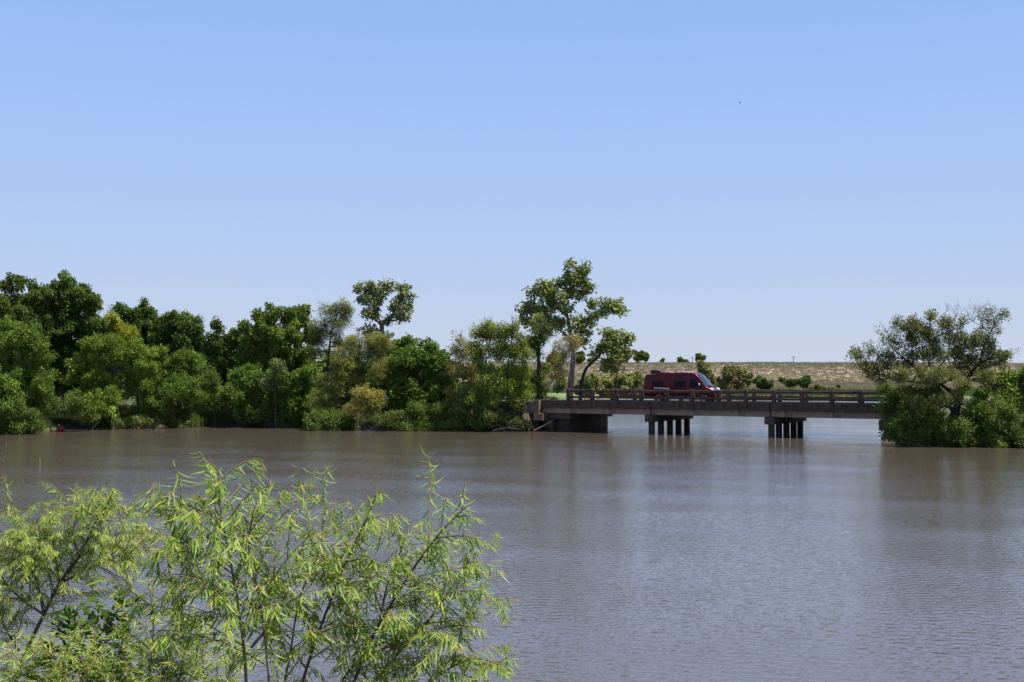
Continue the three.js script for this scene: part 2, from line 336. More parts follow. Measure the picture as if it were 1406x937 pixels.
  { // roof air conditioner and vent
    const sh = new THREE.Shape([[0, 0], [.02, .22], [.1, .28], [.75, .28], [1, .12], [1.02, 0]].map(([x, y]) => new THREE.Vector2(x, y)));
    const g = new THREE.ExtrudeGeometry(sh, { depth: .6, bevelEnabled: true, bevelSize: .04, bevelThickness: .06, bevelSegments: 3 }); g.translate(.35, 2.64, -.3);
    part('air_conditioner', g, trim, van);
    part('roof_vent', cbox(3.3, 3.75, 2.72, 2.8, -.22, .22, .03), white, van);
  }
  for (const x of [1.3, 5.35]) for (const z of [.86, -.86]) {
    const w = new THREE.Group(); w.name = 'wheel'; w.position.set(x, .34, z); van.add(w);
    const tg = new THREE.TorusGeometry(.245, .1, 10, 28); tg.scale(1, 1, 1.15); part('tyre', tg, rubber, w);
    const rg = new THREE.CylinderGeometry(.19, .19, .14, 20); rg.rotateX(Math.PI / 2); part('rim', rg, phys(.3, .3, .31, .35, { metalness: .8 }), w);
  }
}

// ---------------------------------------------------------------- trees
const leafMat = (extra = {}) => new THREE.MeshPhysicalMaterial({ color: lin(1, 1, 1), roughness: 1, transmission: .4, thickness: 0, specularIntensity: .15, side: THREE.DoubleSide, ...extra });
const LEAF = leafMat({ transmission: .28, specularIntensity: .22 });
const BARK = std(.075, .06, .047, .95), BARK_DARK = std(.035, .028, .022, .95), BARK_PALE = std(.14, .105, .08, .95), TWIG = std(.15, .12, .1, .9);
function clumpGeo(seed, n, L, W, spread, flat, droop) {
  const R = rng(seed), pos = [];
  for (let k = 0; k < n; k++) {
    const a = R() * 6.283, c = R() * 2 - 1, r = spread * Math.cbrt(.1 + .9 * R()), s = Math.sqrt(1 - c * c);
    const p = V(Math.cos(a) * s * r, c * r * flat, Math.sin(a) * s * r);
    const d = V(p.x / spread + (R() - .5) * 1.6, (R() - .5) * 1.3 - droop, p.z / spread + (R() - .5) * 1.6).normalize();
    const up = V((R() - .5) * 1.1, 1, (R() - .5) * 1.1), sd = d.clone().cross(up).normalize(), no = sd.clone().cross(d);
    const l = L * (.7 + .6 * R()), w = W * (.75 + .5 * R()) / 2;
    const tip = p.clone().addScaledVector(d, l), mid = p.clone().addScaledVector(d, l * .45).addScaledVector(no, w * .45);
    const q1 = mid.clone().addScaledVector(sd, w), q2 = mid.clone().addScaledVector(sd, -w);
    for (const v of [p, q1, tip, p, tip, q2]) pos.push(v.x, v.y, v.z);
  }
  const g = new THREE.BufferGeometry(); g.setAttribute('position', new THREE.Float32BufferAttribute(pos, 3)); g.computeVertexNormals(); return g;
}
const CL = {
  broad: clumpGeo(1, 13, .27, .17, .38, .9, .1), broad2: clumpGeo(2, 12, .3, .19, .4, .9, .15),
  fine: clumpGeo(3, 17, .2, .11, .38, .9, .0), willow: clumpGeo(4, 19, .25, .05, .38, 1, .3),
  cotton: clumpGeo(5, 11, .27, .22, .36, .9, .3), far: clumpGeo(6, 20, .5, .34, .7, .9, .1),
};
const _m = new THREE.Matrix4(), _q = new THREE.Quaternion(), _e = new THREE.Euler(), _c = new THREE.Color();
function foliage(list, geo, col, R, parent, name = 'crown', jit = .5) {
  const m = new THREE.InstancedMesh(geo, LEAF, list.length); m.name = name;
  list.forEach(([p, s, tone], i) => {
    _e.set((R() - .5) * 1.8, R() * 6.283, (R() - .5) * 1.8); _q.setFromEuler(_e); m.setMatrixAt(i, _m.compose(p, _q, V(s, s, s)));
    const k = LEAF_GAIN * tone * (1 - jit / 2 + jit * R()), hue = (R() - .5) * .26;
    m.setColorAt(i, _c.setRGB(col[0] * 1.3 * k * (1 + hue), col[1] * k, col[2] * 1.15 * k * (1 - hue)));
  });
  m.castShadow = m.receiveShadow = true; m.userData.kind = 'stuff'; parent.add(m); return m;
}
let treeSeed = 100;
const LEAF_GAIN = 1.48;
/* o: Z depth of the stem's foot, base px, lobes [px, py, rx px, ry px, dz m], col, geo, dens, limbs [[px,py,dz]...] with radius, bark, twigs */
function tree(name, label, category, o) {
  const R = rng(o.seed ?? treeSeed++ * 7919), Z = o.Z, k = Z / F;
  const b0 = at(o.base, 540, Z); b0.y = ground(b0.x, b0.z) - .12; if (o.baseY !== undefined) b0.y = o.baseY;
  const g = thing(name, label, category, b0, o.group), wood = [];
  const loc = (px, py, dz = 0) => at(px, py, Z).sub(b0).add(V(0, 0, dz));
  const scale = o.leaf ?? 1, list = [];
  const lobes = o.lobes.map(([px, py, rx, ry, dz]) => ({ c: loc(px, py, dz ?? (R() - .5) * rx * k * 1.1), r: V(rx * k, (ry ?? rx) * k, (o.deep ?? .9) * rx * k) }));
  for (const L of lobes.splice(0)) {
    const n = L.r.x > .9 ? 4 : L.r.x > .55 ? 3 : 1; if (n === 1) { lobes.push(L); continue; }
    for (let i = 0; i < n; i++) { const a = (i + R()) / n * 6.283, q = .35 + .3 * R(), w = .42 + .24 * R(); lobes.push({ c: L.c.clone().add(V(Math.cos(a) * L.r.x * q, Math.sin(a) * L.r.y * q, (R() - .5) * 1.2 * L.r.z)), r: V(L.r.x * w * (.8 + .5 * R()), L.r.y * w * (.8 + .5 * R()), L.r.z * w * 1.1) }); }
  }
  const nodes = [];
  const r0 = o.r ?? .18;
  if (o.limbs) for (const l of o.limbs) {
    const pts = curvePts(l.p.map(([px, py, dz]) => py === 'base' ? V(at(px, 540, Z).x - b0.x, 0, dz ?? 0) : loc(px, py, dz ?? 0)), 3 * l.p.length + 4);
    const ra = l.r ?? r0, rb = l.e ?? ra * .3;
    wood.push(tube(pts, pts.map((_, i) => (ra + (rb - ra) * Math.pow(i / (pts.length - 1), .8)) * (1 + .12 * Math.sin(i * 2.1 + ra * 90))), ra > .12 ? 8 : 5));
    pts.forEach((p, i) => nodes.push([p, ra + (rb - ra) * i / (pts.length - 1)]));
  } else {
    const stems = o.stems ?? 1;
    const top = lobes.reduce((a, l) => a.add(l.c), V(0, 0, 0)).multiplyScalar(1 / lobes.length);
    for (let s = 0; s < stems; s++) {
      const off = stems > 1 ? V((R() - .5) * 1.4, 0, (R() - .5) * 1.2) : V(0, 0, 0);
      const t = stems > 1 ? lobes[s % lobes.length].c.clone() : top.clone(); const n = 7, pts = [];
      for (let i = 0; i <= n; i++) { const f = i / n; pts.push(V(off.x + (t.x - off.x) * Math.pow(f, 1.4) + (R() - .5) * .3 * f, t.y * f, off.z + (t.z - off.z) * Math.pow(f, 1.4) + (R() - .5) * .3 * f)); }
      const rr = r0 / Math.sqrt(stems);
      wood.push(tube(pts, pts.map((_, i) => rr * (1 - .65 * i / n) * (i ? 1 : 1.3)), 7));
      pts.forEach((p, i) => i > 1 && nodes.push([p, rr * (1 - .65 * i / n)]));
    }
  }
  const nearest = (p) => { let best = nodes[0], bd = 1e9; for (const n of nodes) { const d = n[0].distanceTo(p) + (n[0].y > p.y ? 2 : 0); if (d < bd) { bd = d; best = n; } } return best; };
  for (const L of lobes) {
    const n0 = nearest(L.c), rr = Math.min(n0[1] * .7, .1);
    const hub = L.c.clone().lerp(n0[0], .25);
    if (n0[0].distanceTo(L.c) > .4) { wood.push(branchGeo(n0[0], L.c, rr, rr * .4, R, 5, .05)); }
    const vol = L.r.x * L.r.y, K = Math.max(2, Math.round((o.sub ?? 8) * 1.9 * Math.sqrt(vol))), dens = o.dens ?? 1, small = Math.min(L.r.x, L.r.y);
    for (let s = 0; s < K; s++) { // a leafy spray that grows outwards and a little up, thinning to its tip
      const a = R() * 6.283, c = R() * 1.85 - .85, sn = Math.sqrt(Math.max(0, 1 - c * c)), d = V(Math.cos(a) * sn, c, Math.sin(a) * sn);
      const reach = (.58 + .8 * noise2(a * 1.6 + L.c.x * 3, c * 2.6 + L.c.y * 3)) * (R() < .18 ? 1.22 : 1), f0 = reach * (.25 + .4 * R());
      const p0 = L.c.clone().add(V(d.x * L.r.x * f0, d.y * L.r.y * f0, d.z * L.r.z * f0)), p1 = L.c.clone().add(V(d.x * L.r.x * reach, d.y * L.r.y * reach, d.z * L.r.z * reach));
      p1.add(V((R() - .5) * .5, .25 * R(), (R() - .5) * .5).multiplyScalar(.6 * small));
      const len = p0.distanceTo(p1), sr = (.11 + .15 * R()) * small + .12;
      if (R() < (o.twiggy ?? .6)) wood.push(branchGeo(hub, p1, Math.max(.016, rr * .35), .008, R, 3, .09, 5, .02));
      const cnt = Math.max(3, Math.round(dens * 13 * sr * (len + sr) / (.2 * scale * scale) * .42)), tone = .7 + .6 * R();
      for (let q = 0; q < cnt; q++) {
        const t = Math.pow(R(), .85), w = sr * (1.05 - .8 * t) * Math.cbrt(.1 + .9 * R()), a2 = R() * 6.283, c2 = R() * 2 - 1, s2 = Math.sqrt(1 - c2 * c2);
        list.push([p0.clone().lerp(p1, t).add(V(Math.cos(a2) * s2 * w, c2 * w + .12 * len * Math.sin(t * 3), Math.sin(a2) * s2 * w)), scale * (.6 + .65 * R()), tone]);
      }
    }
    if (!o.limbs) for (let q = 0, n = Math.round(dens * 2.6 * vol / scale / scale); q < n; q++) {
      const a2 = R() * 6.283, c2 = R() * 2 - 1, s2 = Math.sqrt(1 - c2 * c2), f2 = Math.cbrt(R()) * .8;
      list.push([L.c.clone().add(V(Math.cos(a2) * s2 * f2 * L.r.x, c2 * f2 * L.r.y, Math.sin(a2) * s2 * f2 * L.r.z)), scale * (.6 + .65 * R()), .8 + .4 * R()]);
    }
  }
  if (o.limbs) for (const l of o.limbs.slice(o.limbs.length > 1 ? 1 : 0)) {
    const pts = curvePts(l.p.map(([px, py, dz]) => py === 'base' ? V(at(px, 540, Z).x - b0.x, 0, dz ?? 0) : loc(px, py, dz ?? 0)), 14);
    for (let i = 5; i <= 14; i++) for (let q = 0; q < 2; q++) {
      const len = (.35 + .75 * R()) * (o.spray ?? 1), e = pts[i].clone().add(V((R() - .5) * 1.6, R() * 1.1 - .3, (R() - .5) * 1.6).normalize().multiplyScalar(len)); wood.push(branchGeo(pts[i], e, .02, .007, R, 3, .08, 4));
      const n = Math.round(9 * len * (o.dens ?? 1)), tone = .7 + .6 * R(); for (let j = 0; j < n; j++) list.push([pts[i].clone().lerp(e, .3 + .8 * R()).add(V((R() - .5) * .4, (R() - .5) * .4, (R() - .5) * .4)), scale * (.6 + .5 * R()), tone]);
    }
  }
  if (o.bare) for (const [px, py, n, len] of o.bare) { // bare twigs standing out of the crown
    const p0 = loc(px, py); const q = nearest(p0);
    const hub = p0.clone(); if (q[0].distanceTo(hub) > .2) wood.push(branchGeo(q[0], hub, .035, .02, R, 4, .05));
    for (let i = 0; i < n; i++) { const e = hub.clone().add(V((R() - .45) * len * .9, len * (.5 + .6 * R()), (R() - .5) * len * .7)); wood.push(branchGeo(hub.clone().add(V((R() - .5) * .3, 0, 0)), e, .016, .005, R, 3, .07, 5)); for (let z = 0; z < 2; z++) { const m = hub.clone().lerp(e, .4 + .4 * R()); wood.push(branchGeo(m, m.clone().add(V((R() - .5) * len * .5, len * .35 * R() + .1, (R() - .5) * .4)), .009, .004, R, 3, .05, 3)); } }
  }
  if (wood.length) part('trunk', mergeGeometries(wood), o.bark ?? BARK, g);
  if (list.length) foliage(list, CL[o.geo ?? 'broad'], o.col, R, g);
  return g;
}
const DARK = [.048, .092, .014], MID = [.062, .125, .014], BRIGHT = [.092, .165, .018], YEL = [.15, .205, .02], GREY = [.085, .125, .032], WIL = [.11, .155, .035], COT = [.085, .135, .03], FARC = [.062, .112, .02];
const WOODS = 'trees of the wooded bank', UNDER = 'bushes along the wooded shore';

tree('broadleaf_tree', 'feathery dark tree at the outer end of the wooded bank', 'tree', { Z: 113, base: -30, r: .25, group: WOODS, col: DARK, lobes: [[-40, 440, 44, 45], [5, 420, 26, 28], [8, 388, 9, 12], [28, 389, 8, 9], [-10, 490, 50, 40], [25, 450, 30, 30]], dens: .9 });
tree('broadleaf_tree', 'tallest domed dark green tree of the wooded bank', 'tree', { Z: 118, base: 85, r: .3, group: WOODS, col: [.048, .095, .014], lobes: [[78, 412, 34, 30], [100, 420, 32, 36], [62, 450, 36, 36], [108, 465, 36, 38], [50, 405, 14, 16], [120, 430, 14, 16], [80, 510, 46, 40]] });
tree('broadleaf_tree', 'bright layered young tree before the tallest domed tree', 'tree', { Z: 107, base: 25, r: .16, group: WOODS, col: [.07, .135, .016], lobes: [[15, 470, 30, 26], [45, 485, 28, 26], [8, 520, 34, 28], [48, 530, 26, 26], [20, 558, 32, 18]], geo: 'fine', dens: .9 });
tree('locust_tree', 'small round yellow-green crown rising among dark trees', 'tree', { Z: 121, base: 153, r: .13, group: WOODS, col: YEL, lobes: [[154, 452, 21, 20], [168, 458, 15, 14], [142, 458, 13, 14]], geo: 'fine', dens: 1.1 });
tree('broadleaf_tree', 'dark tree with open tufted top behind the yellow-green crown', 'tree', { Z: 126, base: 190, r: .2, group: WOODS, col: DARK, lobes: [[165, 425, 8, 7], [176, 434, 11, 9], [196, 425, 10, 9], [204, 440, 16, 14], [188, 455, 22, 20], [180, 480, 30, 30]], bare: [[150, 432, 4, 1.2]] });
tree('broadleaf_tree', 'dark oak-like tree with knobbly crown top', 'tree', { Z: 124, base: 245, r: .22, group: WOODS, col: DARK, lobes: [[226, 446, 16, 16], [247, 442, 15, 13], [266, 448, 14, 16], [240, 470, 30, 26], [272, 478, 20, 22], [250, 505, 36, 30]], geo: 'broad2' });
tree('broadleaf_tree', 'bright mid green tree with drooping sprays in the middle of the wood', 'tree', { Z: 113, base: 150, r: .18, group: WOODS, col: BRIGHT, lobes: [[130, 480, 26, 22], [160, 492, 28, 24], [185, 490, 22, 24], [120, 515, 28, 24], [160, 530, 32, 24], [195, 520, 24, 24], [140, 555, 30, 18]], geo: 'fine' });
tree('broadleaf_tree', 'dull green bushy tree beside the bright drooping tree', 'tree', { Z: 115, base: 235, r: .16, group: WOODS, col: MID, lobes: [[215, 500, 22, 24], [245, 510, 24, 24], [230, 540, 32, 24], [262, 540, 22, 22], [205, 550, 22, 18]], geo: 'fine' });
tree('broadleaf_tree', 'narrow dark tree with a tufted pointed top', 'tree', { Z: 122, base: 300, r: .15, group: WOODS, col: DARK, lobes: [[297, 449, 8, 9], [300, 470, 16, 15], [288, 492, 20, 22], [318, 468, 12, 14], [312, 500, 24, 26], [295, 530, 26, 26]] });
tree('broadleaf_tree', 'low leafy sapling with pale sprays beside the grassy landing', 'tree', { Z: 117, base: 296, r: .1, group: WOODS, col: [.075, .14, .02], lobes: [[285, 525, 16, 16], [300, 545, 16, 14], [282, 555, 16, 14]], geo: 'fine' });
tree('elm_tree', 'broad bright green elm standing behind the shore thicket', 'tree', { Z: 121, base: 385, r: .24, group: WOODS, col: [.07, .13, .016], lobes: [[368, 438, 20, 16], [398, 436, 22, 18], [418, 434, 9, 13], [350, 460, 24, 20], [385, 465, 34, 26], [415, 462, 18, 22], [345, 495, 26, 26], [390, 505, 36, 30]] });
tree('broadleaf_tree', 'dark rounded thicket tree beneath the broad elm', 'tree', { Z: 116, base: 370, r: .2, group: WOODS, col: MID, lobes: [[335, 530, 26, 26], [372, 540, 32, 26], [405, 535, 26, 28], [350, 560, 30, 20], [410, 560, 28, 18]] });
tree('broadleaf_tree', 'thin grey-green sapling standing before the dark thicket', 'tree', { Z: 114, base: 378, r: .07, group: WOODS, col: GREY, lobes: [[380, 505, 12, 12], [372, 528, 14, 13], [388, 525, 11, 14]], geo: 'fine', dens: .6 });
tree('willow_tree', 'slender pale willow with dark leaning trunk beside the cottonwood', 'tree', { Z: 119, base: 446, r: .17, group: WOODS, col: WIL, bark: BARK_DARK, geo: 'willow', dens: .55, limbs: [{ p: [[446, 'base'], [449, 520], [452, 480], [456, 450], [466, 425]], r: .2, e: .04 }, { p: [[451, 490], [438, 468], [428, 455]], r: .07 }, { p: [[455, 455], [474, 434]], r: .05 }], lobes: [[468, 424, 13, 11], [452, 432, 12, 13], [476, 432, 9, 9], [440, 450, 14, 16], [462, 452, 16, 15], [430, 475, 16, 18], [470, 475, 16, 16]] });
tree('cottonwood_tree', 'lone open-crowned cottonwood rising high above the wood', 'tree', { Z: 131, base: 527, r: .34, group: WOODS, col: [.115, .165, .05], bark: BARK_PALE, geo: 'cotton', dens: .5, sub: 4, spray: .8, deep: 1, limbs: [{ p: [[527, 'base'], [526, 510], [525, 470], [524, 446]], r: .36, e: .24 }, { p: [[524, 448], [512, 436], [504, 434, 1]], r: .14, e: .08 }, { p: [[524, 446], [515, 425], [512, 405], [508, 394]], r: .14, e: .03 }, { p: [[524, 446], [540, 430], [550, 412], [556, 396]], r: .15, e: .03 }, { p: [[519, 432], [522, 410], [528, 396]], r: .08, e: .02 }, { p: [[538, 432], [556, 436, 1]], r: .08, e: .02 }], lobes: [[494, 396, 9, 8], [510, 398, 12, 9], [530, 394, 11, 7], [552, 398, 12, 10], [560, 410, 8, 10], [500, 412, 9, 9], [520, 414, 9, 7], [548, 422, 15, 11], [562, 425, 6, 6], [507, 428, 9, 6], [536, 440, 10, 7], [556, 440, 6, 5], [508, 456, 15, 10], [524, 466, 20, 9]], bare: [[528, 391, 4, 1]] });
tree('willow_tree', 'large yellow-green willow leaning over the shore below the cottonwood', 'tree', { Z: 112, base: 480, r: .2, group: WOODS, col: [.125, .165, .03], bark: BARK_DARK, geo: 'willow', dens: .8, limbs: [{ p: [[478, 'base'], [482, 545], [490, 510], [494, 480], [492, 460]], r: .16, e: .02 }, { p: [[480, 555], [474, 510], [470, 480]], r: .1, e: .02 }, { p: [[488, 520], [508, 490], [520, 470]], r: .1, e: .02 }], lobes: [[470, 500, 20, 22], [490, 480, 20, 22], [512, 480, 20, 18], [526, 470, 14, 12], [455, 525, 20, 18], [485, 520, 24, 22], [515, 508, 22, 22], [440, 548, 18, 13], [468, 550, 20, 15]] });
tree('willow_bush', 'yellowish round willow bush at the water below the leaning willow', 'bush', { Z: 109.5, base: 500, r: .07, stems: 4, group: UNDER, col: [.16, .19, .035], lobes: [[498, 550, 20, 20], [486, 562, 14, 14], [512, 556, 14, 16]], geo: 'willow', dens: .9 });
tree('broadleaf_tree', 'dense glossy dark green rounded tree next to the yellow willow', 'tree', { Z: 112, base: 578, r: .18, group: WOODS, col: [.055, .115, .014], lobes: [[560, 490, 20, 16], [585, 486, 22, 17], [605, 494, 16, 16], [545, 512, 20, 20], [580, 520, 32, 24], [612, 520, 18, 22], [555, 545, 26, 22], [598, 550, 28, 22]], geo: 'broad2', dens: 1.1 });
tree('broadleaf_tree', 'green tree partly hidden between willow and dark rounded tree', 'tree', { Z: 118, base: 545, r: .15, group: WOODS, col: MID, lobes: [[535, 490, 18, 18], [552, 480, 14, 12], [530, 520, 20, 24]] });
tree('willow_tree', 'thin pale shrub-like willow with wispy upright stems', 'tree', { Z: 110, base: 637, r: .1, stems: 4, group: WOODS, col: [.135, .165, .04], lobes: [[630, 475, 12, 14], [642, 490, 14, 18], [625, 505, 14, 18], [645, 525, 16, 18], [628, 545, 16, 16]], geo: 'willow', dens: .55, bare: [[632, 468, 5, 1.1]] });
tree('broadleaf_tree', 'light green sapling clump with several dark slender trunks', 'tree', { Z: 108.6, base: 695, r: .16, group: WOODS, col: [.105, .165, .024], bark: BARK_DARK, geo: 'fine', dens: .55, spray: .6, limbs: [{ p: [[697, 'base'], [699, 560], [697, 520], [700, 480], [706, 450]], r: .13, e: .02 }, { p: [[690, 'base'], [676, 545], [668, 500], [668, 460]], r: .1, e: .02 }, { p: [[700, 'base'], [708, 555], [716, 520], [724, 480]], r: .1, e: .02 }, { p: [[697, 520], [712, 485], [718, 470]], r: .05, e: .015 }, { p: [[716, 'base', 0], [726, 550, -1], [740, 530, -2], [762, 495, -2]], r: .08, e: .02 }], lobes: [[665, 455, 14, 14], [685, 458, 16, 14], [705, 456, 14, 14], [660, 485, 16, 16], [690, 485, 20, 16], [715, 485, 14, 16], [672, 515, 20, 18], [705, 515, 20, 18], [680, 545, 22, 16], [712, 545, 14, 14], [655, 545, 14, 18]], bare: [[672, 446, 4, .9], [706, 446, 5, 1.1]] });
tree('vine_covered_snag', 'dark vine-covered broken snag beside the big cottonwood', 'tree', { Z: 111, base: 737, r: .25, group: WOODS, col: [.05, .085, .02], bark: BARK_DARK, geo: 'fine', dens: 1.2, limbs: [{ p: [[737, 'base'], [738, 550], [740, 510], [739, 478], [741, 462]], r: .26, e: .13 }, { p: [[740, 482], [733, 474], [727, 471]], r: .09, e: .06 }, { p: [[740, 476], [746, 462], [747, 450]], r: .09, e: .05 }], lobes: [[739, 488, 6, 9], [745, 508, 9, 9], [733, 522, 9, 8], [744, 540, 11, 9], [731, 556, 10, 9], [746, 566, 9, 8]] });
tree('cottonwood_tree', 'tall forked cottonwood beside the end of the bridge railing', 'tree', { Z: 119, base: 784, r: .38, group: WOODS, col: [.115, .175, .04], bark: BARK_PALE, geo: 'cotton', dens: .55, sub: 4.2, spray: .8, deep: 1, limbs: [{ p: [[782, 'base'], [784, 525], [787, 490], [784, 460], [778, 430], [776, 405], [780, 385], [779, 362]], r: .40, e: .03 }, { p: [[786, 485], [797, 455], [804, 440], [818, 436], [838, 424]], r: .14, e: .03 }, { p: [[778, 435], [760, 415], [748, 398]], r: .13, e: .03 }, { p: [[784, 465], [764, 450], [742, 430]], r: .1, e: .03 }, { p: [[777, 405], [790, 392], [803, 374]], r: .08, e: .02 }, { p: [[746, 476, 2], [742, 455, 2], [735, 440, 2]], r: .08, e: .03 }], lobes: [[779, 362, 5, 8], [784, 378, 12, 8], [802, 372, 9, 8], [796, 388, 13, 10], [775, 392, 11, 10], [752, 394, 14, 9], [738, 404, 13, 11], [760, 408, 18, 12], [785, 406, 13, 11], [730, 424, 16, 13], [752, 428, 18, 14], [776, 424, 12, 10], [722, 440, 10, 10], [740, 446, 17, 12], [762, 446, 14, 10], [800, 402, 8, 6], [816, 416, 10, 7], [834, 418, 11, 8], [848, 420, 9, 7], [824, 430, 12, 6], [845, 428, 9, 6], [792, 446, 15, 12], [806, 450, 12, 12], [790, 464, 12, 10], [800, 470, 10, 9], [812, 396, 6, 6]], bare: [[800, 365, 4, 1]] });
tree('cottonwood_tree', 'small leaning cottonwood with bent dark trunk behind the railing', 'tree', { Z: 121, base: 796, r: .22, group: WOODS, col: [.115, .175, .04], bark: BARK_DARK, geo: 'cotton', dens: .6, sub: 5, spray: .8, deep: 1, limbs: [{ p: [[796, 'base'], [799, 525], [806, 505], [818, 494], [828, 482]], r: .24, e: .1 }, { p: [[818, 494], [830, 500], [836, 507], [850, 508]], r: .07, e: .02 }, { p: [[828, 482], [842, 478], [860, 488]], r: .07, e: .02 }], lobes: [[832, 458, 11, 9], [842, 462, 12, 12], [838, 478, 15, 12], [826, 478, 9, 10], [856, 468, 10, 7], [862, 464, 6, 5], [850, 486, 14, 9], [862, 486, 7, 5], [844, 496, 13, 7], [816, 488, 6, 5]], bare: [[838, 506, 3, .5]] });
tree('willow_tree', 'wispy pale willow sapling leaning across the cottonwood trunk', 'tree', { Z: 112.5, base: 752, r: .07, group: WOODS, col: [.15, .165, .05], geo: 'willow', dens: .4, limbs: [{ p: [[742, 'base'], [752, 535], [768, 508], [782, 488]], r: .08, e: .02 }], lobes: [[772, 480, 12, 12], [758, 500, 13, 12], [786, 470, 10, 12], [765, 515, 12, 12]] });

const BACK = 'half-hidden trees filling the wood behind the front row';
for (const [px, Z, top, lab] of [[-40, 134, 430, 'half-hidden tree at the back beside the feathery outer tree'], [40, 140, 425, 'half-hidden tree at the back behind the tallest domed tree'], [130, 142, 462, 'half-hidden tree at the back behind the yellow-green crown'], [215, 138, 462, 'half-hidden tree at the back behind the knobbly oak-like tree'], [310, 136, 488, 'half-hidden tree at the back behind the narrow pointed tree'], [375, 138, 470, 'half-hidden tree at the back behind the broad elm'], [440, 135, 492, 'half-hidden tree at the back behind the slender pale willow'], [500, 137, 486, 'half-hidden tree at the back under the lone cottonwood'], [570, 135, 492, 'half-hidden tree at the back behind the dense rounded tree'], [640, 130, 496, 'half-hidden tree at the back behind the wispy upright willow'], [700, 126, 505, 'half-hidden tree at the back behind the slender dark trunks']])
  tree('broadleaf_tree', lab, 'tree', { Z, base: px, r: .2, group: BACK, col: MID, geo: 'broad2', leaf: 1.2, dens: .8, lobes: [[px - 22, top + 28, 28, 24], [px + 20, top + 24, 28, 22], [px, top + 58, 46, 28], [px - 25, top + 85, 30, 24], [px + 25, top + 85, 30, 24], [px - 10, top + 116, 44, 26]] });

// undergrowth along the wooded shore
const bush = (label, Z, base, col, lobes, geo = 'fine', dens = 1, extra = {}) => tree(extra.name ?? 'shore_bush', label, 'bush', { Z, base, r: .06, stems: 3, group: UNDER, col, lobes, geo, dens, twiggy: .4, ...extra });
bush('broad bush over the water at the outer end of the wooded bank', 103, 10, [.06, .115, .016], [[8, 590, 22, 8, 1], [40, 588, 18, 8, 1], [-10, 575, 26, 18], [20, 572, 22, 18], [45, 578, 18, 14]]);
bush('leafy bush beside the red float', 108, 75, [.06, .115, .016], [[62, 560, 18, 16], [104, 556, 18, 16], [120, 570, 12, 10]]);
bush('grey-green thicket with brown twiggy foot beside the grass landing', 114, 185, [.075, .115, .024], [[148, 580, 16, 7, 1.5], [178, 582, 20, 7, 1.5], [210, 581, 18, 7, 1.5], [160, 568, 16, 14], [185, 570, 20, 14], [212, 570, 18, 14], [198, 558, 18, 12]], 'fine', .9);
bush('low green bush between thicket and grass landing', 116, 236, [.07, .12, .02], [[238, 580, 14, 6, 1.2], [232, 566, 16, 14], [246, 572, 14, 10]]);
bush('pale dusty bush with bare stems beside the grass landing', 118.6, 325, [.1, .135, .035], [[318, 566, 12, 11], [335, 562, 15, 13], [345, 574, 10, 8]], 'fine', .8);
bush('low hanging bush under the broad elm', 115.5, 395, [.06, .115, .016], [[370, 572, 22, 13], [400, 574, 26, 13], [425, 574, 18, 12]]);
bush('leafy bush beneath the leaning yellow willow', 110.5, 455, [.06, .115, .016], [[436, 583, 18, 7, 1], [466, 587, 20, 7, 1], [440, 578, 16, 10], [460, 575, 20, 14], [478, 580, 16, 10]]);
bush('twiggy low bush beside the round yellowish willow bush', 108.5, 540, [.06, .1, .02], [[528, 578, 16, 10], [548, 574, 16, 12]], 'fine', .8);
bush('leafy bush below the dense rounded tree', 109, 590, [.06, .115, .016], [[568, 586, 20, 8, 1], [598, 587, 20, 8, 1], [626, 586, 16, 8, 1], [572, 572, 22, 16], [600, 574, 22, 16], [625, 568, 18, 16]]);
bush('leafy green bush hanging over the water below the wispy willow', 108.3, 640, [.06, .115, .016], [[636, 572, 18, 16], [658, 575, 18, 14], [648, 556, 14, 14]]);
bush('sparse low bush at the feet of the slender dark trunks', 107.9, 690, [.07, .105, .024], [[680, 574, 16, 12], [704, 578, 14, 10]], 'fine', .6);
bush('dark scrub growing against the bridge wing wall', 109, 730, [.05, .075, .02], [[706, 576, 10, 10], [716, 585, 9, 7], [723, 587, 7, 7, 1.2]], 'fine', .6);

